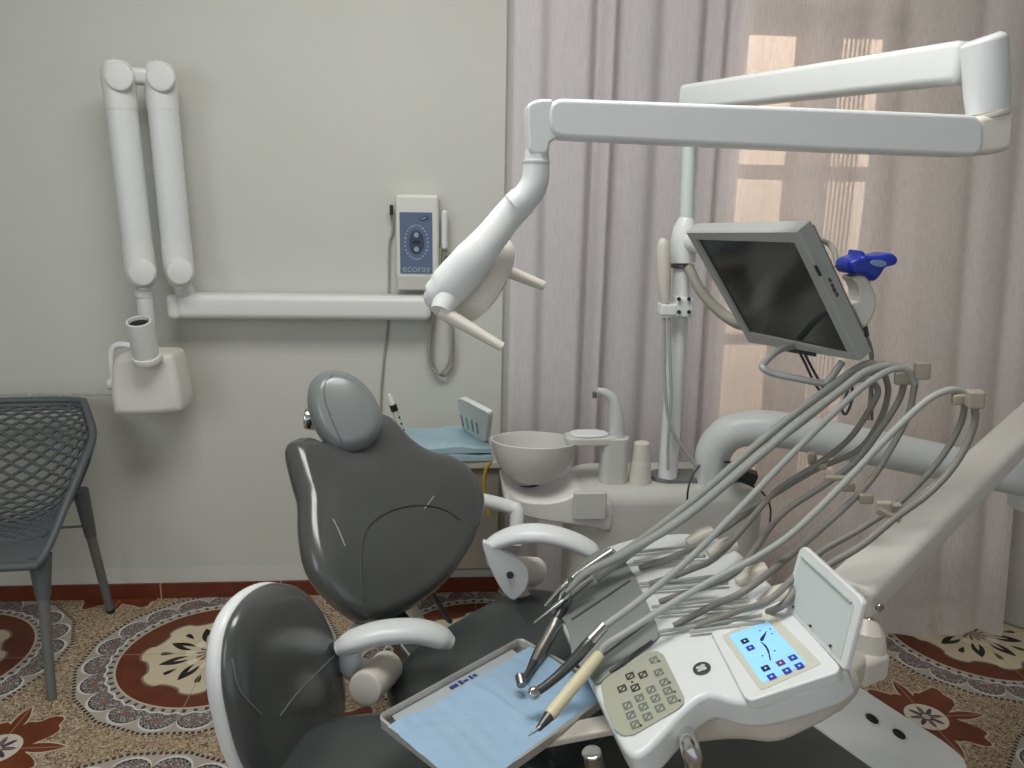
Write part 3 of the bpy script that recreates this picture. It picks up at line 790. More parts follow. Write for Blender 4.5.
    armrest([at(338, 648, 1.43), at(352, 641, 1.43), at(380, 633, 1.44), at(415, 631, 1.45), at(440, 637, 1.46), at(452, 643, 1.46)], [.022, .032, .036, .037, .036, .020],
            at(364, 690, 1.38), at(388, 666, 1.50), [at(350, 648, 1.44), at(354, 668, 1.45), at(384, 672, 1.47)])
    link('armrest_bracket', beam(at(386, 668, 1.50), at(418, 735, 1.52), .035, .03, .008), WARMW, t)
    link('armrest_bracket', beam(at(378, 640, 1.56), at(350, 628, 1.60), .03, .02, .006), WHITE, t)
    armrest([at(487, 547, 1.77), at(500, 540, 1.77), at(520, 534, 1.76), at(545, 534, 1.75), at(572, 541, 1.74), at(592, 551, 1.73), at(597, 557, 1.73)], [.022, .030, .033, .034, .033, .029, .012],
            at(512, 571, 1.775), at(537, 571, 1.84), [at(494, 552, 1.77), at(498, 562, 1.78), at(512, 568, 1.79)])
    Mp = frame(at(508, 572, 1.752), (1, 0, 0), (0, 0, 1), (0, -1, 0))
    pp = pxout([(483, 541), (486, 557), (492, 572), (502, 590), (512, 599), (519, 596), (526, 588), (529, 575), (524, 563), (512, 555), (498, 548)], Mp)
    ap = link('armrest_cover', prism(smooth2(pp, 4), Mp, -.012, .006, .004), WHITE, t)
    link('cover_screw', cyl(at(510, 575, 1.744), at(510, 575, 1.74), .009, .002), BLACK, ap)
    link('armrest_bracket', beam(at(518, 588, 1.80), at(532, 607, 1.82), .03, .03, .006), WARMW, t)
    link('side_arm', tube([at(468, 497, 2.22), at(495, 503, 2.16), at(512, 508, 2.12), at(517, 513, 2.11), at(515, 545, 2.08)], .021, 14, smooth=4), WHITE, t)
    # back frame bars under the backrest
    link('frame_bar', beam(at(430, 590, 1.86), at(450, 622, 1.90), .02, .012, .004), DARKSTEEL, t)
    link('frame_bar', tube([at(405, 606, 1.88), at(412, 618, 1.88), at(420, 632, 1.86)], [.03, .028, .03], 12), WARMW, t)
    # base: column, lift arm and foot
    link('base_plate', prism(rrect(.78, .44, .12, 6), frame((.18, 1.55, 0), CA, CL, CZ), 0.0, .05, .02), WHITE, t)
    link('lift_column', box((.18, 1.55, .24), (.30, .22, .40), .04, CA, CL, CZ), WHITE, t)
    link('seat_frame', box(C0+CA*.30+V((0, 0, -.115)), (.52, .30, .05), .015, CA, CL, CZ), WARMW, t)
    link('recline_link', beam(C0+CA*.1+V((0, 0, -.1))-CL*.12, C0+BU*.12-BN*.075-CL*.12, .08, .03, .01), DARKSTEEL, t)
    return t
chair()

# ================================================================== STOOL
def stool():
    t = thing('dentist_stool', 'operator stool with grey back pad in a white shell, front left', 'stool', (-.12, 1.16, 0))
    L = V((.23, .97, 0)).normalized(); A = V((.97, -.23, 0)).normalized(); B = (CZ*.985-A*.17).normalized(); N = L.cross(B)
    if N.x < 0: N = -N
    M = frame((-.30, 1.34, .70), L, B, N)
    O = [(262, 586), (280, 583), (300, 590), (318, 612), (332, 645), (341, 690), (338, 735), (326, 775), (300, 800), (268, 795), (245, 765), (231, 720), (224, 675), (228, 630), (243, 601)]
    out = smooth2(pxout(O, M), 4)
    b = link('back_pad', pillow(out, M, .028, .03, .22, .3, 7), LEATHER, t, label='grey oval back pad with creases')
    c = sum((V(p) for p in out), V((0, 0)))/len(out)
    sh = [(c.x+(p[0]-c.x)*1.015, c.y+(p[1]-c.y)*1.015) for p in out]
    link('back_shell', pillow(sh, M @ Matrix.Translation((0, 0, -.016)), .016, .028, .10, .2, 6), WHITE, t, label='white shell behind the back pad')
    for ln in (((232, 658), (240, 690), (262, 715)), ((280, 716), (300, 690), (335, 655))):
        link('crease', tube(on_surface(b, ln), .0016, 6), mat('crease_grey', (104, 106, 105), .4), b)
    MS = frame((-.12, 1.14, .525), (1, 0, 0), (0, 1, 0), (0, 0, 1))
    link('seat', pillow(ellipse(.20, .185, 48, 2.6), MS, .035, .04, .16, .3, 7), LEATHER2, t, label='grey stool seat pad')
    link('back_support', tube([V((-.24, 1.2, .475)), V((-.36, 1.25, .475)), V((-.375, 1.29, .56)), V((-.35, 1.32, .66))], .018, 12, smooth=5), WHITE, t)
    link('seat_plate', cyl((-.12, 1.14, .455), (-.12, 1.14, .49), .14, .006, 32), BLACK, t)
    link('gas_column', cyl((-.12, 1.14, .09), (-.12, 1.14, .465), .025, .002), CHROME, t)
    for k in range(5):
        a = 2*math.pi*k/5+.3; d = V((math.cos(a), math.sin(a), 0))
        link('base_arm', beam(V((-.12, 1.14, .095))+d*.01, V((-.12, 1.14, .08))+d*.24, .035, .025, .008), CHROME, t)
        p = V((-.12, 1.14, 0))+d*.235; s = V((-d.y, d.x, 0))
        link('caster', cyl(p+V((0, 0, .027))-s*.014, p+V((0, 0, .027))+s*.014, .027, .004), BLACK, t)
        link('caster_stem', cyl(p+V((0, 0, .04)), p+V((0, 0, .075)), .007, .001), CHROME, t)
stool()

# ================================================================== SPITTOON UNIT
YU = 2.25
def spittoon():
    t = thing('spittoon_unit', 'white water unit with spittoon bowl, tap and bent pipe by the curtain', 'spittoon unit', (.68, 2.3, 0))
    # housing: rounded plan, traced on its front
    yb = 2.20
    tl = at(572, 500, yb).x; tr = at(768, 500, yb).x; zt = at(640, 497, yb).z
    plan = rrect(tr-tl, .30, .10, 8)
    cx = (tl+tr)/2; M = frame((cx, 2.31, 0), (1, 0, 0), (0, 1, 0), (0, 0, 1))
    link('housing', prism(plan, M, .12, zt+.035, .05, 6, top_only=True), UNITGREY, t)
    link('plinth', prism([(p[0]*.9, p[1]*.9) for p in plan], M, 0, .125), GREYBASE, t)
    zt += .035
    # drawer-like bowl bracket
    link('bowl_bracket_front', box((at(590, 505, 2.13).x, 2.135, at(590, 506, 2.13).z), (.10, .02, .088), .006), UNITGREY, t)
    bc = at(533, 462, YU); bowl_z = at(533, 482, YU).z; R = .132
    rim = at(533, 441, YU).z
    H = rim-bowl_z
    bw = link('spittoon_bowl', lathe([(0, 0), (.05, .004), (.088, .03), (.112, .062), (.126, .10), (R, H), (R-.004, H+.002), (R-.008, H-.002), (.119, .10), (.105, .064), (.08, .034), (.045, .012), (0, .009)], (bc.x, YU, bowl_z), (.02, .10, 1), n=56), FROST, t, label='frosted round spittoon bowl')
    Mb = frame(at(550, 500, 2.25), (1, 0, 0), (0, 0, 1), (0, -1, 0))
    bo = pxout([(501, 476), (508, 484), (522, 489), (545, 490), (562, 486), (574, 481), (590, 487), (606, 494), (606, 519), (590, 517), (566, 513), (540, 509), (520, 504), (508, 497), (502, 488)], Mb)
    link('bowl_bracket', prism(smooth2(bo, 3), Mb, -.085, .10, .02, 5), mat('bracket_white', (222, 221, 217), .35, noise=.02), t)
    link('drain_trap', lathe([(0, -.13), (.03, -.125), (.05, -.08), (.055, -.03), (.05, -.02)], (bc.x-.02, YU+.07, bowl_z), n=24), mat('dark_slate', (52, 58, 66), .5), t)
    link('yellow_hose', tube([at(491, 462, 2.36), at(486, 470, 2.36), at(484, 485, 2.36), at(489, 515, 2.36)], .006, 10, smooth=5), YELLOW, t)
    # tap block, cup platform and spout
    tp = at(613, 467, YU)
    th = at(613, 436, YU).z
    link('tap_block', prism(rrect(.085, .075, .025, 6), frame((tp.x, YU, 0), (1, 0, 0), (0, 1, 0), (0, 0, 1)), zt-.006, th, .004), UNITGREY, t)
    pf = at(587, 439, YU)
    Mpf = frame((pf.x, YU, 0), (1, 0, 0), (0, 1, 0), (0, 0, 1))
    link('cup_platform', prism(rpoly([(-.068, -.03), (-.05, -.04), (.09, -.036), (.09, .036), (-.05, .04), (-.068, .03)], .02), Mpf, th-.022, th+.004, .006), UNITGREY, t)
    link('cup_pad', prism(ellipse(.058, .036, 32, 2.5, .005, 0), Mpf, th+.004, th+.012, .003), WHITE, t)
    sp_ = [at(617, 438, YU), at(616.5, 415, YU), at(613, 400, YU), at(606, 393, YU), at(597, 390.5, YU)]
    link('tap_spout', tube(sp_, [.025, .021, .017, .013, .010], 18, smooth=6), mat('spout_grey', (196, 198, 196), .32), t)
    link('tap_nozzle', cyl(at(594.5, 392, YU), at(594.5, 398, YU), .007, .001), STEEL, t)
    # base plate + bent support pipe
    a, b = at(655, 469, YU), at(742, 489, YU)
    cpl = (a+b)/2; link('pipe_base_plate', prism(rrect(.30, .10, .045, 6), frame((cpl.x, YU+.02, zt-.004), (1, 0, 0), (0, 1, 0), (0, 0, 1)), 0, .018, .004), GREYBASE, t)
    Pp = [at(712, 484, 2.24), at(712, 462, 2.23), at(716, 447, 2.22), at(728, 434, 2.20), at(748, 428, 2.18), at(775, 429, 2.15), at(820, 437, 2.13), at(900, 453, 2.11), at(1020, 478, 2.09)]
    q0, q1 = at(850, 596, 1.24), at(1024, 428, 1.95); far = q1+(q1-q0).normalized()*.26      # far end of the console's swing arm
    e = V((far.x, far.y, Pp[-1].z-.02)); Pp.append(e)
    link('support_pipe', tube(Pp, .054, 28, smooth=7), mat('pipe_white', (214, 218, 216), .34, noise=.02), t)
    link('pipe_elbow', cyl(e+V((0, 0, -.09)), V((far.x, far.y, far.z-.03)), .062, .012, 32), WHITE, t)
    # black power brick on the unit
    ad = thing('power_adapter', 'black power adapter lying on the water unit behind the grey hoses', 'power adapter', at(738, 482, 2.2))
    link('adapter_body', box(at(742, 474, 2.14), (.085, .05, .04), .006, (.9, -.3, -.3), (.3, .95, 0), (.3, -.1, .9)), BLACK, ad)
    link('cable', tube([at(724, 462, 2.14), at(732, 463, 2.13), at(737, 472, 2.13)], .003, 6, smooth=4), BLACK, ad)
    link('cable', tube([at(700, 465, 2.15), at(692, 476, 2.14), at(688, 490, 2.12), at(687, 505, 2.11)], .003, 6, smooth=4), BLACK, ad)
    link('cable', tube([at(748, 484, 2.12), at(762, 492, 2.10), at(770, 506, 2.08), at(770, 525, 2.06)], .003, 6, smooth=4), BLACK, ad)
    # paper cups
    cb = at(640, 474, 2.24)
    c = thing('paper_cup', 'small upturned beige drinking cup stack beside the tap', 'cup', (cb.x, 2.24, zt-.002))
    link('cup', lathe([(0, .128), (.021, .128), (.0235, .126), (.0275, .07), (.0285, .068), (.031, .06), (.0365, .0), (.034, .0), (.0, .12)], (cb.x, 2.24, zt+.0), n=32), CUPM, c)
    return zt
ZU = spittoon()

# ================================================================== LAMP POST, ARMS, LAMP
def lamp():
    t = thing('operating_lamp', 'white dental operating lamp on a post with two long arms overhead', 'lamp', at(668, 472, YU))
    b, m_, top = at(668, 471, YU), at(682, 268, YU), at(691, 99, YU)
    x = (b.x+m_.x)/2
    b.z = ZU+.012; P0 = V((b.x, YU, b.z)); P1 = V((m_.x, YU, m_.z)); P2 = V((top.x, YU, top.z))
    link('post', tube([P0, P1], [.030, .026], 24), WHITE, t)
    link('post_collar', tube([at(683, 262, YU), at(683.5, 240, YU), at(685, 228, YU), at(687, 218, YU)], [.036, .038, .034, .022], 24), WHITE, t)
    link('collar_ring', cyl(at(682, 268, YU), at(682.3, 264, YU), .034, .001), DARKSTEEL, t)
    link('upper_post', tube([at(686, 226, YU), P2], [.020, .019], 20), mat('post_upper', (206, 218, 214), .35), t)
    yb = 1.37
    e0 = at(968, 62, yb+.03)
    link('rear_arm', beam(P2+V((-.015, 0, 0)), e0, .055, .072, .014), WHITE, t)
    # elbow
    et, eb = at(984, 44, yb), at(988, 112, yb)
    link('elbow', tube([at(983, 37, yb), at(983.5, 40, yb), et, at(987, 95, yb), eb], [.026, .034, .037, .036, .034], 28), WHITE, t)
    link('elbow_ring', cyl(at(988, 112, yb), at(988.5, 117, yb), .036, .002, 28), CREAM, t)
    M = frame(at(980, 135, yb), (1, 0, 0), (0, 0, 1), (0, -1, 0))
    ok = pxout([(966, 118), (1004, 112), (1002, 150), (985, 155), (962, 157)], M)
    link('elbow_lower', prism(rpoly(ok, .012), M, -.032, .032, .012), WARMW, t)
    # front spring arm
    M = frame(at(760, 128, yb), (1, 0, 0), (0, 0, 1), (0, -1, 0))
    fo = pxout([(546, 100), (640, 103.5), (800, 109.5), (972, 117), (972, 157.5), (800, 151), (640, 143.5), (546, 139)], M)
    link('front_arm', prism(rpoly(fo, .028, 6), M, -.034, .034, .008, 4), WHITE, t)
    lo = pxout([(525, 106), (536, 101), (552, 101), (549, 112), (549, 128), (556, 140), (548, 143), (546, 156), (527, 156)], M)
    link('arm_end_cap', prism(rpoly(lo, .012, 3), M, -.031, .031, .006, 4), WHITE, t)
    # swivel tube down to the head
    yl = 1.36
    nk = [at(537, 150, yl), at(536.5, 168, yl), at(534, 184, yl), at(526, 197, yl), at(514, 207, yl)]
    link('swivel_tube', tube(nk, [.020, .0225, .024, .0245, .025], 24, smooth=6), WHITE, t)
    link('swivel_ring', cyl(at(536.6, 160, yl), at(536.5, 163, yl), .0232, .001), WHITE, t)
    bd = [at(523, 200, yl), at(508, 216, yl), at(492, 236, yl-.01), at(474, 258, yl-.02), at(458, 277, yl-.02), at(444, 291, yl-.02), at(430, 297, yl-.02), at(424, 298, yl-.02)]
    hd = link('lamp_body', tube(bd, [.0265, .0265, .028, .033, .036, .034, .022, .006], 28, smooth=6, sx=.8, hint=(0, -1, 0)), WHITE, t, label='glossy white curved lamp body')
    ex = V((.58, .55, -.35)); n = V((.62, .42, -.50)).normalized()
    up = V((.25, .1, 1)); up = (up-n*up.dot(n)).normalized(); sd = up.cross(n)
    MD = frame(at(476, 280, yl+.07), sd, up, n)
    link('lamp_shade', pillow(ellipse(.084, .094, 48, 2.3), MD, .012, .045, .35, .4, 7), WARMW, hd, label='warm white round lamp shade')
    link('lamp_lens', prism(ellipse(.070, .080, 40, 2.3), MD, .008, .014, .002), mat('lamp_lens', (196, 176, 156), .35), hd)
    for a, b_, r0, r1 in (((441, 311), (502, 347), .0165, .011), ((494, 266), (544, 286), .0165, .012)):
        y_ = yl-.04 if a[0] < 470 else yl+.09
        A, B = at(*a, y_), at(*b_, y_-.01)
        link('lamp_handle', tube([A-(B-A)*.02, A, A+(B-A)*.1, A+(B-A)*.9, B, B+(B-A)*.015], [r0*.5, r0, r0, r1*1.05, r1, r1*.5], 18, sx=.75), WARMW, t, label='white tapered lamp handle')
    link('handle_joint', tube([at(446, 300, yl-.03), at(441, 312, yl-.045)], [.024, .018], 18), WHITE, t)
    link('handle_joint', tube([at(480, 270, yl+.07), at(494, 266, yl+.09)], .014, 18), WARMW, t)
lamp()

# handpiece hung on the post
def post_handpiece():
    t = thing('post_handpiece', 'beige handpiece with twin cords hung on the lamp post clamp', 'handpiece', at(664, 320, 2.2))
    y = 2.2
    link('grip', tube([at(663, 238, y), at(663, 246, y), at(663.5, 268, y), at(664.5, 290, y), at(665.5, 303, y)], [.008, .018, .021, .018, .014], 18, smooth=5), CUPM, t)
    link('holder', box(at(667, 309, y+.01), (.05, .05, .035), .006), WHITE, t)
    c = link('clamp', box(at(681, 306, y+.03), (.05, .09, .055), .005), WHITE, t)
    for px, py in ((679, 299), (679, 312), (689, 299), (689, 312)):
        link('clamp_bolt', cyl(at(px, py, y-.016), at(px, py, y-.024), .006, .001, 10), BLACK, c)
    link('cord', tube([at(664, 318, y), at(664, 360, y), at(666, 400, y), at(672, 430, y), at(688, 455, y), at(698, 468, y)], .0052, 8, smooth=6), HOSE, t)
    link('cord', tube([at(669, 318, y), at(670, 360, y), at(671, 400, y), at(668, 440, y), at(668, 470, y-.0)], .0048, 8, smooth=6), HOSE, t)
post_handpiece()

# ================================================================== MONITOR
def monitor():
    ex = V((.246, -.965, .036)).normalized(); ey = V((-.562, -.113, .819)); ey = (ey-ex*ey.dot(ex)).normalized(); n = ex.cross(ey)
    c = V((.687, 1.624, 1.329))
    if n.x > 0: n = -n
    t = thing('monitor', 'silver flat monitor with dark screen, tilted towards the chair', 'monitor', c)
    M = frame(c, ex, ey, n)
    fr = pxout([(689, 229), (802, 227.5), (863.5, 358), (752, 340)], M)
    # frame as ring around the screen
    scr = pxout([(699, 237), (798, 239.5), (852, 351.6), (751, 330.5)], M)
    bm = bmesh.new()
    def ringv(pts, z): return [bm.verts.new(M @ V((p[0], p[1], z))) for p in pts]
    O0 = ringv(fr, .006); O1 = ringv([(p[0]*.985, p[1]*.985) for p in fr], .012); I1 = ringv(scr, .010); I0 = ringv([(p[0]*.995, p[1]*.995) for p in scr], .002); Bk = ringv([(p[0]*1.0, p[1]*1.0) for p in fr], -.022)
    for a, b in ((O0, O1), (O1, I1), (I1, I0), (Bk, O0)):
        for k in range(4): bm.faces.new((a[k], a[(k+1) % 4], b[(k+1) % 4], b[k]))
    bm.faces.new(Bk)
    bz = link('bezel', bm, BEZEL, t, angle=20, label='silver bezel')
    bm = bmesh.new(); bm.faces.new([bm.verts.new(M @ V((p[0], p[1], .004))) for p in scr]); link('screen', bm, SCREEN, t, smooth=False, label='dark glossy screen')
    bx_, by_ = sum(p[0] for p in fr)/4, sum(p[1] for p in fr)/4
    link('back_housing', prism([(bx_+(p[0]-bx_)*.86, by_+(p[1]-by_)*.86) for p in fr], M, -.05, -.02, .012), mat('monitor_back', (120, 122, 120), .45), t)
    def onf(px, py, dz=.013):
        q = loc2(M, onp(px, py, (M @ V((0, 0, .012))).translation if False else c+n*.012, n)); return q
    # label strip and buttons on the frame
    for pts, m_ in (([(784, 343.5), (820, 349.5), (820, 353), (784, 347)], BLACK), ([(819, 262), (821, 262), (826, 272), (824, 272)], BLACK)):
        link('label_strip', prism(pxout(pts, M), M, .0105, .0135), m_, bz)
    for px, py in ((830, 280), (832.5, 285.5), (834.5, 290), (837, 294.5)):
        q = onf(px, py); link('bezel_button', prism(ellipse(.003, .005, 12, cx=q[0], cy=q[1]), M, .0105, .014), DARKSTEEL, bz)
    # mount arm from the post, hose behind
    bc = c-n*.05
    col = at(687, 241, 2.25)
    link('mount_arm', tube([col, at(700, 243, 2.18), at(716, 250, 2.0), bc+V((.02, .12, .02)), bc], [.034, .030, .026, .026, .03], 18, smooth=5), WHITE, t)
    link('cable_sleeve', tube([at(689, 268, 2.22), at(700, 290, 2.15), at(716, 308, 2.05), at(735, 322, 1.9), at(752, 326, 1.8)], .015, 12, smooth=5), CORDM, t)
    lp = [at(797, 346, 1.66), at(788, 347, 1.63), at(776, 352, 1.60), at(763.5, 364, 1.57), at(764, 369, 1.555), at(775, 374, 1.55), at(800, 379, 1.53), at(822, 383, 1.515), at(830, 379, 1.51), at(842, 362, 1.52)]
    link('loop_handle', tube(lp, .0075, 12, smooth=5), BEZEL, t)
    for k, pts in enumerate((((798, 349), (806, 365), (815, 384), (824, 395)), ((803, 350), (812, 368), (822, 386), (828, 398)), ((868, 338), (872, 352), (872, 372), (872, 420)), ((848, 390), (842, 408), (846, 414), (852, 400), (852, 384)))):
        link('cable', tube([at(px, py, 1.64) for px, py in pts], .0032, 8, smooth=5), DARKSTEEL, t)
    link('cable', tube([at(820, 240, 1.72), at(829, 244, 1.72), at(835, 254, 1.70), at(837, 266, 1.68)], .006, 8, smooth=5), CORDM, t)
    # holder + blue shield device on the near edge
    d = thing('curing_device', 'white handheld device with blue plastic hood on the monitor side', 'handheld device', at(858, 318, 1.53))
    yd = 1.53
    Md = frame(at(858, 302, yd), (1, 0, 0), (0, 0, 1), (0, -1, 0))
    body = pxout([(846, 276), (857, 273.5), (861, 275), (868, 286), (872, 300), (869, 314), (862, 325), (856, 325), (850, 312), (845, 303), (852, 300), (853, 290), (849, 280)], Md)
    link('device_body', prism(smooth2(body, 3), Md, -.024, .024, .01), mat('device_white', (226, 222, 212), .4), d)
    hood = pxout([(842, 262), (848, 257), (854, 255), (855.5, 250), (858, 254), (872, 254.5), (884, 252.5), (890, 257), (888, 263), (878, 266), (872, 275), (866, 280), (858, 275), (850, 273), (843, 272)], Md)
    hd = link('blue_hood', prism(smooth2(hood, 3), Md, -.035, .035, .012), BLUEPL, d, label='bright blue plastic hood')
    q = loc2(Md, onp(869, 262, Md.translation, V((0, -1, 0))))
    link('hood_lens', prism(ellipse(.017, .007, 28, cx=q[0], cy=q[1], rot=-.1), Md, .034, .037, .001), BLUELENS, hd)
    link('hood_tip', cyl(at(866, 278, yd), at(868, 284, yd), .006, .001), CREAM, hd)
    link('cord_boot', tube([at(862, 324, yd), at(867, 336, yd)], [.010, .005], 10), DARKSTEEL, d)
    link('cord', tube([at(866, 334, yd), at(870, 345, yd), at(871, 360, yd), at(871, 385, 1.5), at(868, 420, 1.47)], .0038, 8, smooth=5), CORDM, d)
monitor()

# ================================================================== DELIVERY CONSOLE
D0 = V((.50, 1.07, .817)); E1 = V((.929, .035, .369)).normalized(); E2 = V((-.017, .999, -.052)); E2 = (E2-E1*E2.dot(E1)).normalized(); EN = E1.cross(E2)
MC = frame(D0, E1, E2, EN)
def onc(px, py, dz=0):
    o = D0+EN*dz; return onp(px, py, o, EN)
def cpl(px, py, dz=0):
    q = MC.inverted() @ onc(px, py, dz); return (q.x, q.y)
def console():
    t = thing('delivery_console', 'white dental instrument console with keypad, touch screen and raised lid', 'console', D0-V((.1, 0, .12)))
    o = [(-.232, .515), (-.20, .548), (-.145, .567), (-.05, .545), (.05, .46), (.082, .38), (.088, .25), (.086, .0), (.08, -.108), (-.03, -.108), (-.085, -.085), (-.118, -.045), (-.16, -.058), (-.21, -.092), (-.243, -.110), (-.262, -.102), (-.271, -.06), (-.279, .06), (-.288, .20), (-.298, .30), (-.295, .40), (-.27, .47)]
    out = smooth2(o, 3)
    link('console_body', prism(out, MC, -.05, 0, .010, 4), WHITE, t)
    c = (-.1, .2)
    link('lower_housing', prism(rpoly([(-.20, .45), (.06, .40), (.075, -.075), (-.05, -.085), (-.10, -.04), (-.20, .0)], .04), MC, -.105, -.045, .02), CREAM, t)
    # grey mat
    mo = [cpl(*p) for p in ((603, 550), (592, 556), (561, 588), (562, 600), (549, 611), (556, 618), (566, 624), (571, 640), (572, 656), (583, 672), (598, 687), (630, 660), (659, 640), (660, 633), (650, 610), (637, 580), (624, 560), (614, 550))]
    mtt = link('instrument_mat', prism(rpoly(mo, .01, 3), MC, .0005, .006, .002), RUBBER, t, label='grey rubber instrument mat')
    for a, b in (((572, 620), (630, 581)), ((610, 672), (652, 641)), ((604, 655), (648, 622))):
        link('mat_groove', tube([onc(*a, .0062), onc(*b, .0062)], .003, 6), mat('groove_dark', (74, 76, 74), .7), mtt)
    # keypad
    ko = [cpl(*p) for p in ((601, 686), (605, 679), (650, 653), (658, 652), (664, 656), (684, 697), (684, 705), (677, 711), (634, 736), (623, 737), (615, 731), (605, 706))]
    kp = link('keypad', prism(rpoly(ko, .004, 3), MC, .0, .003, .001), KEYPAD, t, label='grey-green membrane keypad')
    K = [(285, 205, 1), (358, 198, 1), (240, 278, 1), (315, 272, 1), (420, 115, 0), (448, 185, 0), (480, 240, 0), (405, 283, 0), (500, 290, 0), (338, 330, 0), (430, 333, 0), (525, 340, 0), (270, 373, 0), (360, 380, 0), (455, 388, 0), (290, 428, 0), (385, 437, 0), (315, 482, 0)]
    for kx, ky, dk in K:
        px, py = 580+kx/5.69, 640+ky/5.69; q = cpl(px, py, .003); s = .0075
        bm = bmesh.new(); out_, in_ = rrect(2*s, 2*s*1.25, .002, 2, *q), rrect(1.15*s, 1.15*s*1.25, .001, 2, *q)
        a = [bm.verts.new(MC @ V((p[0], p[1], .0034))) for p in out_]; b = [bm.verts.new(MC @ V((p[0], p[1], .0034))) for p in in_]; n_ = len(a)
        for k in range(n_): bm.faces.new((a[k], a[(k+1) % n_], b[(k+1) % n_], b[k]))
        add_tube(bm, [MC @ V((q[0]-.0035, q[1]-.004, .0034)), MC @ V((q[0]+.0035, q[1]+.004, .0034))], .0011, 5)
        link('membrane_key', bm, KEYINKD if dk else KEYINK, kp, smooth=False)
    for kx, ky in ((297, 240), (452, 122), (512, 243), (540, 295), (568, 346), (348, 487)):
        q = cpl(580+kx/5.69, 640+ky/5.69, .003); link('indicator_dot', prism(ellipse(.002, .002, 10, cx=q[0], cy=q[1]), MC, .003, .0042), KEYINKD, kp)
    # round badge
    q = cpl(702, 669)
    bg = link('round_badge', prism(ellipse(.0145, .0165, 32, cx=q[0], cy=q[1]), MC, 0, .002, .0006), DARKSTEEL, t)
    bm = bmesh.new()
    for dx_, dy_, rx_, ry_ in ((.003, .004, .0042, .0038), (.003, -.004, .0042, .0038), (-.004, .004, .0045, .003), (-.004, -.004, .0045, .003), (0, 0, .004, .005)):
        prism(ellipse(rx_, ry_, 16, cx=q[0]+dx_, cy=q[1]+dy_), MC, .002, .0026, bm=bm)
    link('badge_mark', bm, LIDIN, bg)
    # touch screen block
    so = [cpl(*p) for p in ((712, 636), (781, 604), (788, 606), (842, 671), (838, 677), (752, 705), (746, 702))]
    sb = link('screen_block', prism(rpoly(so, .006, 3), MC, -.01, .008, .003), WHITE, t)
    zb = .008
    bo = [cpl(*p, zb) for p in ((722, 636), (771, 613), (822, 664), (761, 691))]
    link('screen_surround', prism(rpoly(bo, .006), MC, zb, zb+.001), mat('surround', (206, 206, 190), .5), sb)
    so2 = [cpl(*p, zb) for p in ((729, 636), (768, 622), (807, 665), (763, 684))]
    ls = link('touch_screen', prism(so2, MC, zb+.001, zb+.002), LCD, sb, smooth=False, label='glowing light blue touch screen')
    def lp(x, y): return cpl(700+x/6.98, 600+y/6.98, zb+.002)
    for bx_, by_, wm in ((313, 287, 2), (352, 335, 0), (458, 477, 2), (500, 535, 0), (563, 440, 1), (607, 494, 0), (648, 403, 0), (694, 460, 0)):
        q = lp(bx_, by_); s = .0060
        bt = link('screen_icon', prism(rrect(2*s, 2*s*1.1, .001, 2, *q), MC, zb+.002, zb+.0024), {0: LCDBTN, 1: LCDBTN2, 2: LCDINK}[wm], ls, smooth=False)
        link('icon_mark', prism(rrect(s*.55, s*.6, .0005, 2, *q), MC, zb+.0024, zb+.0027), LCD, bt, smooth=False)
    for pts in ([(468, 215), (445, 240), (420, 270), (418, 285), (440, 287), (452, 262)], [(420, 293), (440, 300), (465, 320), (482, 350), (490, 390), (496, 420), (487, 424), (478, 380), (462, 340), (440, 310)]):
        link('chair_symbol', prism([lp(*p) for p in pts], MC, zb+.002, zb+.0025), LCDINK, ls, smooth=False)
    for p in ((418, 215), (490, 203), (503, 236), (522, 355), (436, 390)):
        q = lp(*p); link('screen_dot', prism(ellipse(.0014, .0014, 8, *()) if False else ellipse(.0015, .0015, 10, cx=q[0], cy=q[1]), MC, zb+.002, zb+.0025), LCDBTN, ls, smooth=False)
    # lid
    lh0, lh1 = onc(783, 606, .008), onc(843, 671, .008)
    hd = (lh1-lh0).normalized(); up = V((.228, .153, .961)); up = (up-hd*up.dot(hd)).normalized(); ln = hd.cross(up)
    if ln.x > 0: ln = -ln
    ML = frame(lh0, hd, up, ln)
    lo = pxout([(783, 606), (799, 549), (804, 546), (859, 596), (862, 602), (844, 671)], ML)
    ld = link('screen_lid', prism(rpoly(lo, .006, 3), ML, -.010, 0, .003), WHITE, t, label='white hinged lid standing open')
    li = pxout([(788, 603), (802, 556), (855, 604), (841, 660)], ML)
    link('lid_inner_panel', prism(rpoly(li, .004), ML, 0, .0012), LIDIN, ld)
    link('lid_lip', beam(ML @ V((*pxout([(803, 557)], ML)[0], .002)), ML @ V((*pxout([(853, 603)], ML)[0], .002)), .004, .004, .001), mat('lip_grey', (176, 186, 186), .5), ld)
    for px, py in ((794, 607), (811, 626), (831, 646)):
        q = onp(px, py, lh0+ln*.002, ln); link('lid_screw', cyl(q, q+ln*.003, .0022, .0005, 10), DARKSTEEL, ld)
    # hose sockets along the rear edge, guide rods across the top
    for px, py in ((722, 549), (752, 577), (775, 598), (700, 538)):
        p = onc(px, py, .004); link('hose_socket', tube([p+E1*.03, p+E1*.005, p-E1*.03], [.018, .020, .010], 16), CREAM, t)
    for a, b in (((628, 553), (700, 545)), ((634, 562), (705, 556)), ((640, 584), (728, 575)), ((650, 590), (728, 583)), ((652, 607), (748, 597)), ((656, 614), (748, 606)), ((658, 632), (762, 615)), ((690, 632), (765, 622))):
        link('guide_rod', tube([onc(*a, .008), onc(*b, .010)], .0035, 8), HOSE, t)
    # pull handle under the keypad and little knobs
    link('pull_handle', tube([onc(686, 732, -.055), at(690, 748, .93), at(694, 768, .93), at(690, 800, .95)], .014, 16, smooth=5), CHROME, t)
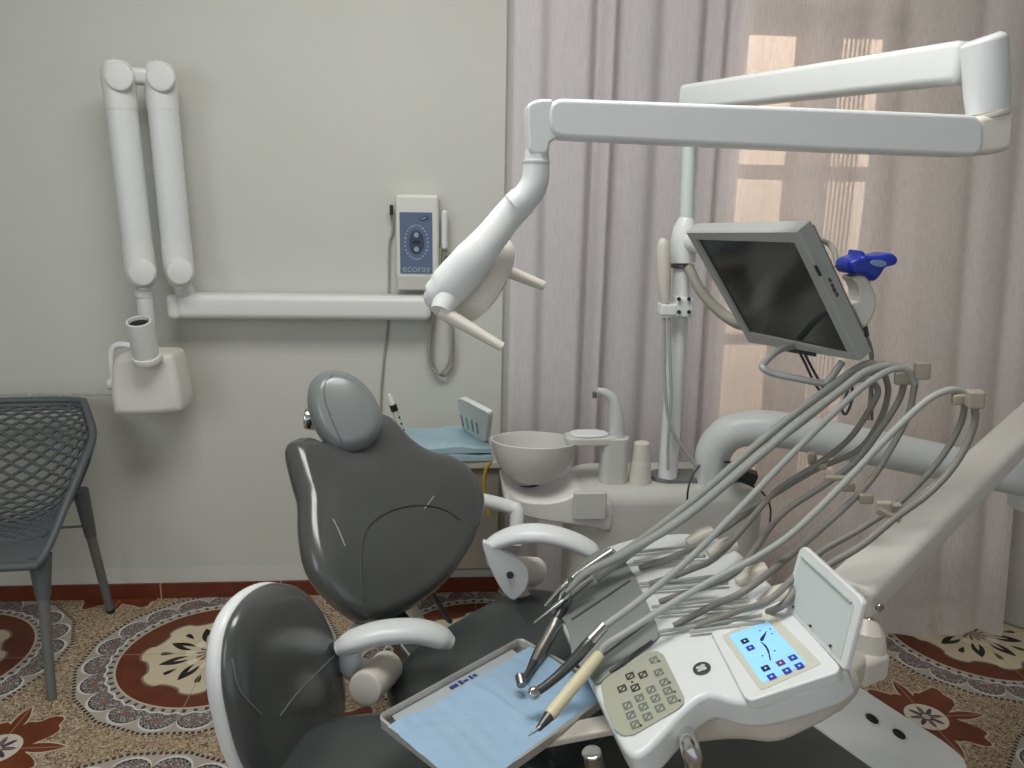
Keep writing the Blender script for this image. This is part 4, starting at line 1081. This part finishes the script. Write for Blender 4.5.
    # knuckle at the rear near corner
    link('knuckle_base', tube([at(800, 690, 1.04), at(822, 688, 1.05), at(842, 680, 1.08)], [.034, .040, .030], 20, smooth=4), CREAM, t)
    kb = at(856, 659, 1.18)
    link('knuckle_block', box(kb, (.07, .09, .055), .012, (.9, .4, 0), (-.4, .9, 0)), WARMW, t)
    link('knuckle_link', beam(MC @ V((.05, -.03, -.07)), kb+V((-.02, 0, 0)), .08, .05, .012), CREAM, t)
    link('knuckle_cone', tube([at(866, 646, 1.18), at(867, 632, 1.18), at(868, 622, 1.19)], [.034, .030, .018], 24), WARMW, t)
    # long swing arm up to the pipe
    a0, a1 = at(850, 596, 1.24), at(1024, 428, 1.95)
    d = (a1-a0).normalized(); a0 = a0-d*.01
    link('swing_arm', beam(a0, a1+d*.30, .092, .064, .016), mat('arm_white', (228, 226, 220), .3, noise=.02), t)
    for px, py in ((878, 606), (868, 620)):
        q = at(px, py, 1.19); link('arm_screw', cyl(q, q+V((.2, -1, 0)).normalized()*.008, .008, .002, 12), CHROME, t)
console()

# ================================================================== INSTRUMENTS WITH THEIR HOSES
def P3(p, dz=.018):
    if len(p) == 4: return onc(p[0], p[1], p[3])
    px, py, y = p
    return onc(px, py, dz) if y == 'c' else at(px, py, y)
def hose_part(t, pts, r=.0085, dark=0, ends=True):
    return link('hose', tube([P3(p) for p in pts], r, 12, smooth=7), HOSED if dark else HOSE, t, label='dark grey return hose' if dark else None)
def clip(t, a, b=None, y=1.4, s=(.030, .022, .024)):
    s = tuple(v*.85 for v in s)
    link('hose_clip', box(at(*a, y), s, .004, (.9, -.3, .1), (.3, .95, 0), (-.1, 0, 1)), CLIP, t)

# air-water syringe (far)
def instr(name, label, cat, px, py, y): return thing(name, label, cat, at(px, py, y))
t = instr('air_water_syringe', 'chrome air-water syringe, farthest from the keypad on the console mat', 'syringe', 560, 598, 1.50)
Y1 = 1.50
link('syringe_handle', tube([P3((612, 551, 1.47)), P3((596, 562, 1.46)), P3((577, 575, 1.45)), P3((569, 582, 1.44))], [.007, .0095, .010, .006], 14), CHROME, t)
link('syringe_tip', tube([P3((569, 582, 1.44)), P3((559, 590, 1.43)), P3((545, 606, 1.42))], [.006, .0055, .004], 10), CHROME, t)
link('syringe_trigger', tube([P3((571, 577, 1.44)), P3((569, 588, 1.43)), P3((576, 591, 1.43))], .0045, 8, smooth=3), STEEL, t)
hose_part(t, [(610, 561, Y1), (640, 541, Y1), (700, 495, Y1), (760, 442, Y1), (800, 410, Y1), (835, 384, Y1), (858, 368, Y1), (872, 364, Y1), (884, 372, Y1)], .0085)
hose_part(t, [(884, 372, Y1), (888, 392, Y1), (880, 420, Y1), (858, 450, Y1), (815, 470, Y1), (770, 497, Y1), (712, 537, 'c', .05), (675, 556, 'c', .022), (640, 568, 'c', .006)], .0062, 1)
clip(t, (880, 366), y=Y1); clip(t, (812, 458), y=Y1-.02, s=(.02, .02, .03)); clip(t, (868, 372), y=Y1-.01, s=(.03, .02, .02))

t = instr('second_syringe', 'thin steel syringe with a long bare tip, lying against the motor hose', 'syringe', 560, 606, 1.46)
Y2 = 1.455
link('syringe_handle', tube([P3((592, 578, 1.41)), P3((580, 587, 1.405)), P3((569, 596, 1.40)), P3((564, 600, 1.40))], [.006, .008, .008, .005], 14), STEEL, t)
link('syringe_tip', tube([P3((564, 600, 1.40)), P3((551, 610, 1.39)), P3((534, 623, 1.38))], [.0045, .0035, .0024], 10), CHROME, t)
link('syringe_trigger', tube([P3((571, 592, 1.40)), P3((570, 601, 1.39)), P3((565, 606, 1.39))], .004, 8), DARKSTEEL, t)
hose_part(t, [(596, 579, Y2), (640, 547, Y2), (700, 504, Y2), (760, 453, Y2), (803, 421, Y2), (840, 391, Y2), (858, 379, Y2), (872, 380, Y2)], .0078)
hose_part(t, [(872, 380, Y2), (878, 392, Y2), (868, 412, Y2), (848, 440, Y2), (815, 466, Y2), (775, 492, Y2), (722, 552, 'c', .05), (690, 570, 'c', .022), (650, 584, 'c', .006)], .006, 1)
clip(t, (822, 466), y=Y2, s=(.022, .02, .016))

t = instr('contra_angle_handpiece', 'grey contra-angle handpiece with angled head hanging over the blue sheet', 'handpiece', 545, 640, 1.42)
Y3 = 1.40
p_top, p_mid, p_low = at(560, 596, 1.40), at(549, 628, 1.36), at(531, 668, 1.28)
link('motor_body', tube([at(568, 594, 1.42), at(560, 612, 1.40), at(553, 626, 1.375)], [.009, .0105, .0115], 18, smooth=4), DARKSTEEL, t)
link('handpiece_sleeve', tube([at(557, 620, 1.375), at(552, 630, 1.36), at(541, 650, 1.32), at(534, 663, 1.29)], [.0122, .0132, .0125, .0098], 20, smooth=4), STEEL, t)
link('handpiece_neck', tube([at(534, 663, 1.29), at(529, 672, 1.262), at(524, 679, 1.235)], [.0096, .0072, .006], 16, smooth=4), DARKSTEEL, t)
link('handpiece_head', cyl(at(519.5, 675, 1.215), at(522, 686, 1.195), .0088, .002, 20), STEEL, t)
hose_part(t, [(566, 596, 1.42), (585, 574, 1.43), (620, 556, 1.44), (680, 521, 1.44), (740, 472, 1.44), (790, 430, 1.44), (840, 391, 1.42), (866, 372, 1.42), (893, 366, 1.42), (905, 374, 1.42)], .0085)
hose_part(t, [(905, 374, 1.42), (900, 398, 1.42), (880, 430, 1.42), (855, 462, 1.42), (826, 484, 1.42), (780, 516, 1.42), (738, 570, 'c', .05), (700, 588, 'c', .022), (660, 602, 'c', .006)], .0062, 1)
clip(t, (905, 378), y=1.41, s=(.045, .02, .03)); clip(t, (848, 486), y=1.40)

t = instr('turbine_handpiece', 'dark high-speed turbine handpiece with shiny round head between motor and cream scaler', 'handpiece', 565, 665, 1.25)
link('turbine_body', tube([at(600, 631, 1.195), at(588, 644, 1.18), at(576, 658, 1.17), at(562, 672, 1.16), at(548, 684, 1.15), at(538, 691, 1.145)], [.0085, .0102, .0096, .0086, .0078, .0074], 18, smooth=4), DARKSTEEL, t)
link('turbine_sleeve', tube([at(604, 626, 1.20), at(590, 641, 1.183)], [.0098, .0106], 18), CHROME, t)
link('turbine_head', pillow(ellipse(.0115, .0115, 24), frame(at(534, 693, 1.14), (.8, .2, .1), (-.2, .6, .75), (0, -.75, .6)), .011, .011, .5, .4, 6), CHROME, t)
hose_part(t, [(602, 628, 1.20), (640, 600, 1.24), (687, 561, 1.29), (740, 508, 1.33), (790, 456, 1.38), (838, 409, 1.38), (868, 383, 1.38), (893, 369, 1.38), (908, 371, 1.38), (915, 384, 1.38)], .0066)
hose_part(t, [(915, 384, 1.38), (908, 415, 1.38), (890, 450, 1.37), (866, 486, 1.36), (820, 530, 1.34), (752, 586, 'c', .05), (712, 606, 'c', .022), (674, 626, 'c', .006)], .0062, 1)
clip(t, (922, 370), y=1.37, s=(.03, .03, .04)); clip(t, (866, 498), y=1.35); clip(t, (836, 478), y=1.36, s=(.05, .012, .012))

t = instr('ultrasonic_scaler', 'cream ultrasonic scaler with fine steel tip pointing at the blue sheet', 'scaler', 568, 690, 1.12)
a, b = at(599, 655, 1.17), at(549, 716, 1.07); d = b-a
link('scaler_handle', tube([a-d*.01, a, a+d*.5, a+d*.95, b], [.008, .0098, .0108, .0108, .0100], 20), SCALER, t, label='cream scaler grip')
link('scaler_nose', tube([b, b+d*.09, b+d*.2], [.0092, .0070, .0045], 16), DARKSTEEL, t)
link('scaler_tip', tube([b+d*.2, at(540, 727, 1.05), at(535, 731, 1.045), at(528, 736, 1.04)], [.004, .003, .0022, .001], 10, smooth=4), STEEL, t)
hose_part(t, [(599, 655, 1.17), (606, 645, 1.175), (625, 633, 1.18), (671, 604, 1.20), (718, 577, 1.22), (757, 557, 1.23), (796, 530, 1.24), (849, 478, 1.25), (885, 440, 1.25), (920, 406, 1.25), (940, 393, 1.25), (956, 390, 1.25), (966, 398, 1.25)], .0062)
hose_part(t, [(966, 398, 1.25), (960, 425, 1.25), (938, 462, 1.25), (900, 502, 1.24), (862, 528, 1.22), (815, 556, 1.2), (772, 598, 'c', .05), (735, 612, 'c', .022), (694, 627, 'c', .006)], .0056, 1)
clip(t, (960, 399), y=1.245, s=(.03, .022, .022)); clip(t, (893, 510), y=1.23, s=(.035, .02, .03))

t = instr('spare_hose', 'outermost grey instrument hose loop nearest the white swing arm', 'hose', 980, 400, 1.22)
hose_part(t, [(974, 398, 1.22), (974, 425, 1.22), (958, 460, 1.22), (930, 492, 1.21), (895, 518, 1.19), (862, 545, 1.17), (830, 564, 1.16), (804, 580, 1.15), (784, 604, 'c', .03), (768, 612, 'c', .008)], .0062, 1)
clip(t, (975, 399), y=1.215, s=(.03, .03, .036)); clip(t, (884, 508), y=1.20, s=(.03, .015, .03))
link('hose_clip', tube([at(878, 508, 1.2), at(900, 520, 1.19)], .006, 8), CLIP, t)

# ================================================================== TRAY
def tray():
    z = .655
    pl, pt, pr = atz(376, 716, z), atz(520, 637, z), atz(614, 692, z)
    ux = (pt-pl).normalized(); uy = (pr-pt); W_ = (pt-pl).length; uy = (uy-ux*uy.dot(ux)).normalized(); D_ = (pr-pt).dot(uy)
    c = pl+ux*W_/2+uy*D_/2; n = V((0, 0, 1)); M = frame(c, ux, uy, ux.cross(uy))
    sg = 1 if ux.cross(uy).z > 0 else -1
    if sg < 0: M = frame(c, ux, -uy, (-(ux.cross(uy))))
    t = thing('instrument_tray', 'rectangular steel instrument tray under the blue paper in front', 'tray', c)
    link('tray_floor', prism(rrect(W_-.01, D_-.01, .012, 4), M, -.018, -.014), STEEL, t)
    bm = bmesh.new(); o1, o2, o3, o4 = rrect(W_, D_, .016, 5), rrect(W_-.006, D_-.006, .014, 5), rrect(W_-.012, D_-.012, .012, 5), rrect(W_-.004, D_-.004, .014, 5)
    R = [[bm.verts.new(M @ V((p[0], p[1], zz))) for p in o_] for o_, zz in ((o4, -.018), (o1, 0), (o2, .0025), (o3, -.002), (o3, -.0145))]
    for a, b in zip(R, R[1:]):
        for k in range(len(a)): bm.faces.new((a[k], a[(k+1) % len(a)], b[(k+1) % len(b)], b[k]))
    link('tray_rim', bm, mat('tray_rim_steel', (214, 210, 202), .38, .45, noise=.03), t, label='polished steel rim')
    cc = V((c.x, c.y, z))
    link('tray_arm', beam(c+uy*(D_*.35)*1+V((0, 0, -.026)), V((.38, 1.12, .672)), .04, .014, .004), CREAM, t)
    # crumpled blue sheet
    N = 70; bm = bmesh.new(); g = []
    Wp, Dp = W_-.004, D_-.042
    off = .012*1
    Minv = M.inverted(); far = (Minv @ pt).y
    s_ = 1 if far > 0 else -1
    for i in range(N+1):
        row = []
        for j in range(N+1):
            x = (i/N-.5)*Wp; y = (j/N-.5)*Dp
            x2 = x-.010; y2 = y - s_*.019
            dz = .0016*math.sin(37*x+11*y)+.0013*math.sin(53*y-17*x)+.0042*math.exp(-((x-.012+.05*y)/.0035)**2)+.0011*math.sin(140*x+60*y)*math.sin(90*y-50*x)+.0022*math.exp(-((y+.3*x-.02)/.003)**2)*(x<0)
            edge = min(i, N-i)
            row.append(bm.verts.new(M @ V((x2+.002*math.sin(31*y), y2+.0015*math.sin(23*x)+.006*(x/Wp), -.0005+dz+.0055*max(0,min(1,(-x/Wp-.25)*5))))))
        g.append(row)
    for i in range(N):
        for j in range(N): bm.faces.new((g[i][j], g[i+1][j], g[i+1][j+1], g[i][j+1]))
    tag(link('blue_paper_sheet', bm, BLUEPAPER, angle=180), 'crumpled light blue paper sheet lining the steel tray', 'paper sheet')
    w_ = thing('printed_pouch', 'clear pouch strip with dark blue print along the tray rear edge', 'pouch', atz(455, 685, z))
    q = [loc2(M, atz(px, py, z)) for px, py in ((392, 711), (512, 645), (521, 651), (400, 721))]
    link('pouch_film', prism(q, M, -.0135, -.0095), mat('pouch_film', (168, 176, 180), .25, noise=.05), w_)
    bm = bmesh.new()
    for px, py, a_, b_ in ((454, 680, .009, .006), (461, 676, .004, .008), (466, 674, .005, .004), (471, 671, .003, .007), (475, 669, .004, .005)):
        qq = loc2(M, atz(px, py+2, z)); prism(rrect(a_*2, b_*1.6, .0015, 2, *qq), M, -.0095, -.0088, bm=bm)
    link('blue_print', bm, NAVY, w_)
    # steel knobs under tray/console
    k = thing('foot_lever', 'short steel lever end poking up under the console front', 'lever', at(597, 764, 1.0))
    link('lever_rod', tube([at(600, 800, 1.0), at(596, 770, 1.0), at(592, 753, 1.0)], [.016, .015, .014], 18), STEEL, k)
    link('lever_cap', cyl(at(592, 755, 1.0), at(591.5, 751, 1.0), .0155, .004), CHROME, k)
tray()

# ================================================================== WHITE BIN AT RIGHT EDGE
t = thing('waste_bin', 'tall off-white cylindrical bin on the tiles at the right edge', 'bin', (2.205, 2.55, 0))
link('bin_body', lathe([(0, 0), (.155, 0), (.165, .01), (.150, .50), (.146, .52), (0, .52)], (2.205, 2.55, 0), n=40), BINW, t)
link('bin_rim', lathe([(.148, .52), (.156, .53), (.156, .55), (.12, .565), (0, .57)], (2.205, 2.55, 0), n=40), XWHITE, t)
b = thing('curtain_hook', 'thin white wall hook beside the curtain edge at right', 'hook', at(1012, 515, 2.6))
link('hook_wire', tube([at(1002, 516, 2.62), at(1012, 517, 2.6), at(1020, 512, 2.6), at(1028, 503, 2.6)], .005, 8, smooth=4), XWHITE, b)

# ================================================================== LIGHT
wd = bpy.data.worlds.new('world'); SC.world = wd; wd.use_nodes = True
bgn = wd.node_tree.nodes['Background']; bgn.inputs[0].default_value = (.86, .92, 1, 1); bgn.inputs[1].default_value = .85
def area(name, loc, target, sx, sy, power, col=(1, 1, 1)):
    l = bpy.data.lights.new(name, 'AREA'); l.shape = 'RECTANGLE'; l.size = sx; l.size_y = sy; l.energy = power; l.color = col
    o = bpy.data.objects.new(name, l); COL.objects.link(o); o.location = loc
    o.rotation_euler = (V(target)-V(loc)).to_track_quat('-Z', 'Y').to_euler(); return o
area('ceiling_light', (-.15, 1.25, 2.86), (-.15, 1.27, 0), 1.4, .7, 40, (1, .985, .96))
area('side_window_light', (-2.2, -.4, 1.9), (.2, 1.9, .9), 1.2, 1.4, 16, (.92, .97, 1))
area('outdoor_light', (1.3, 3.1, 4.3), (1.3, 4.2, 1.3), 3.5, .8, 400, (1, .95, .90))
SC.view_settings.view_transform = 'Standard'; SC.view_settings.look = 'None'; SC.view_settings.exposure = -.18
SC.cycles.max_bounces = 10; SC.cycles.transparent_max_bounces = 12; SC.cycles.use_denoising = True
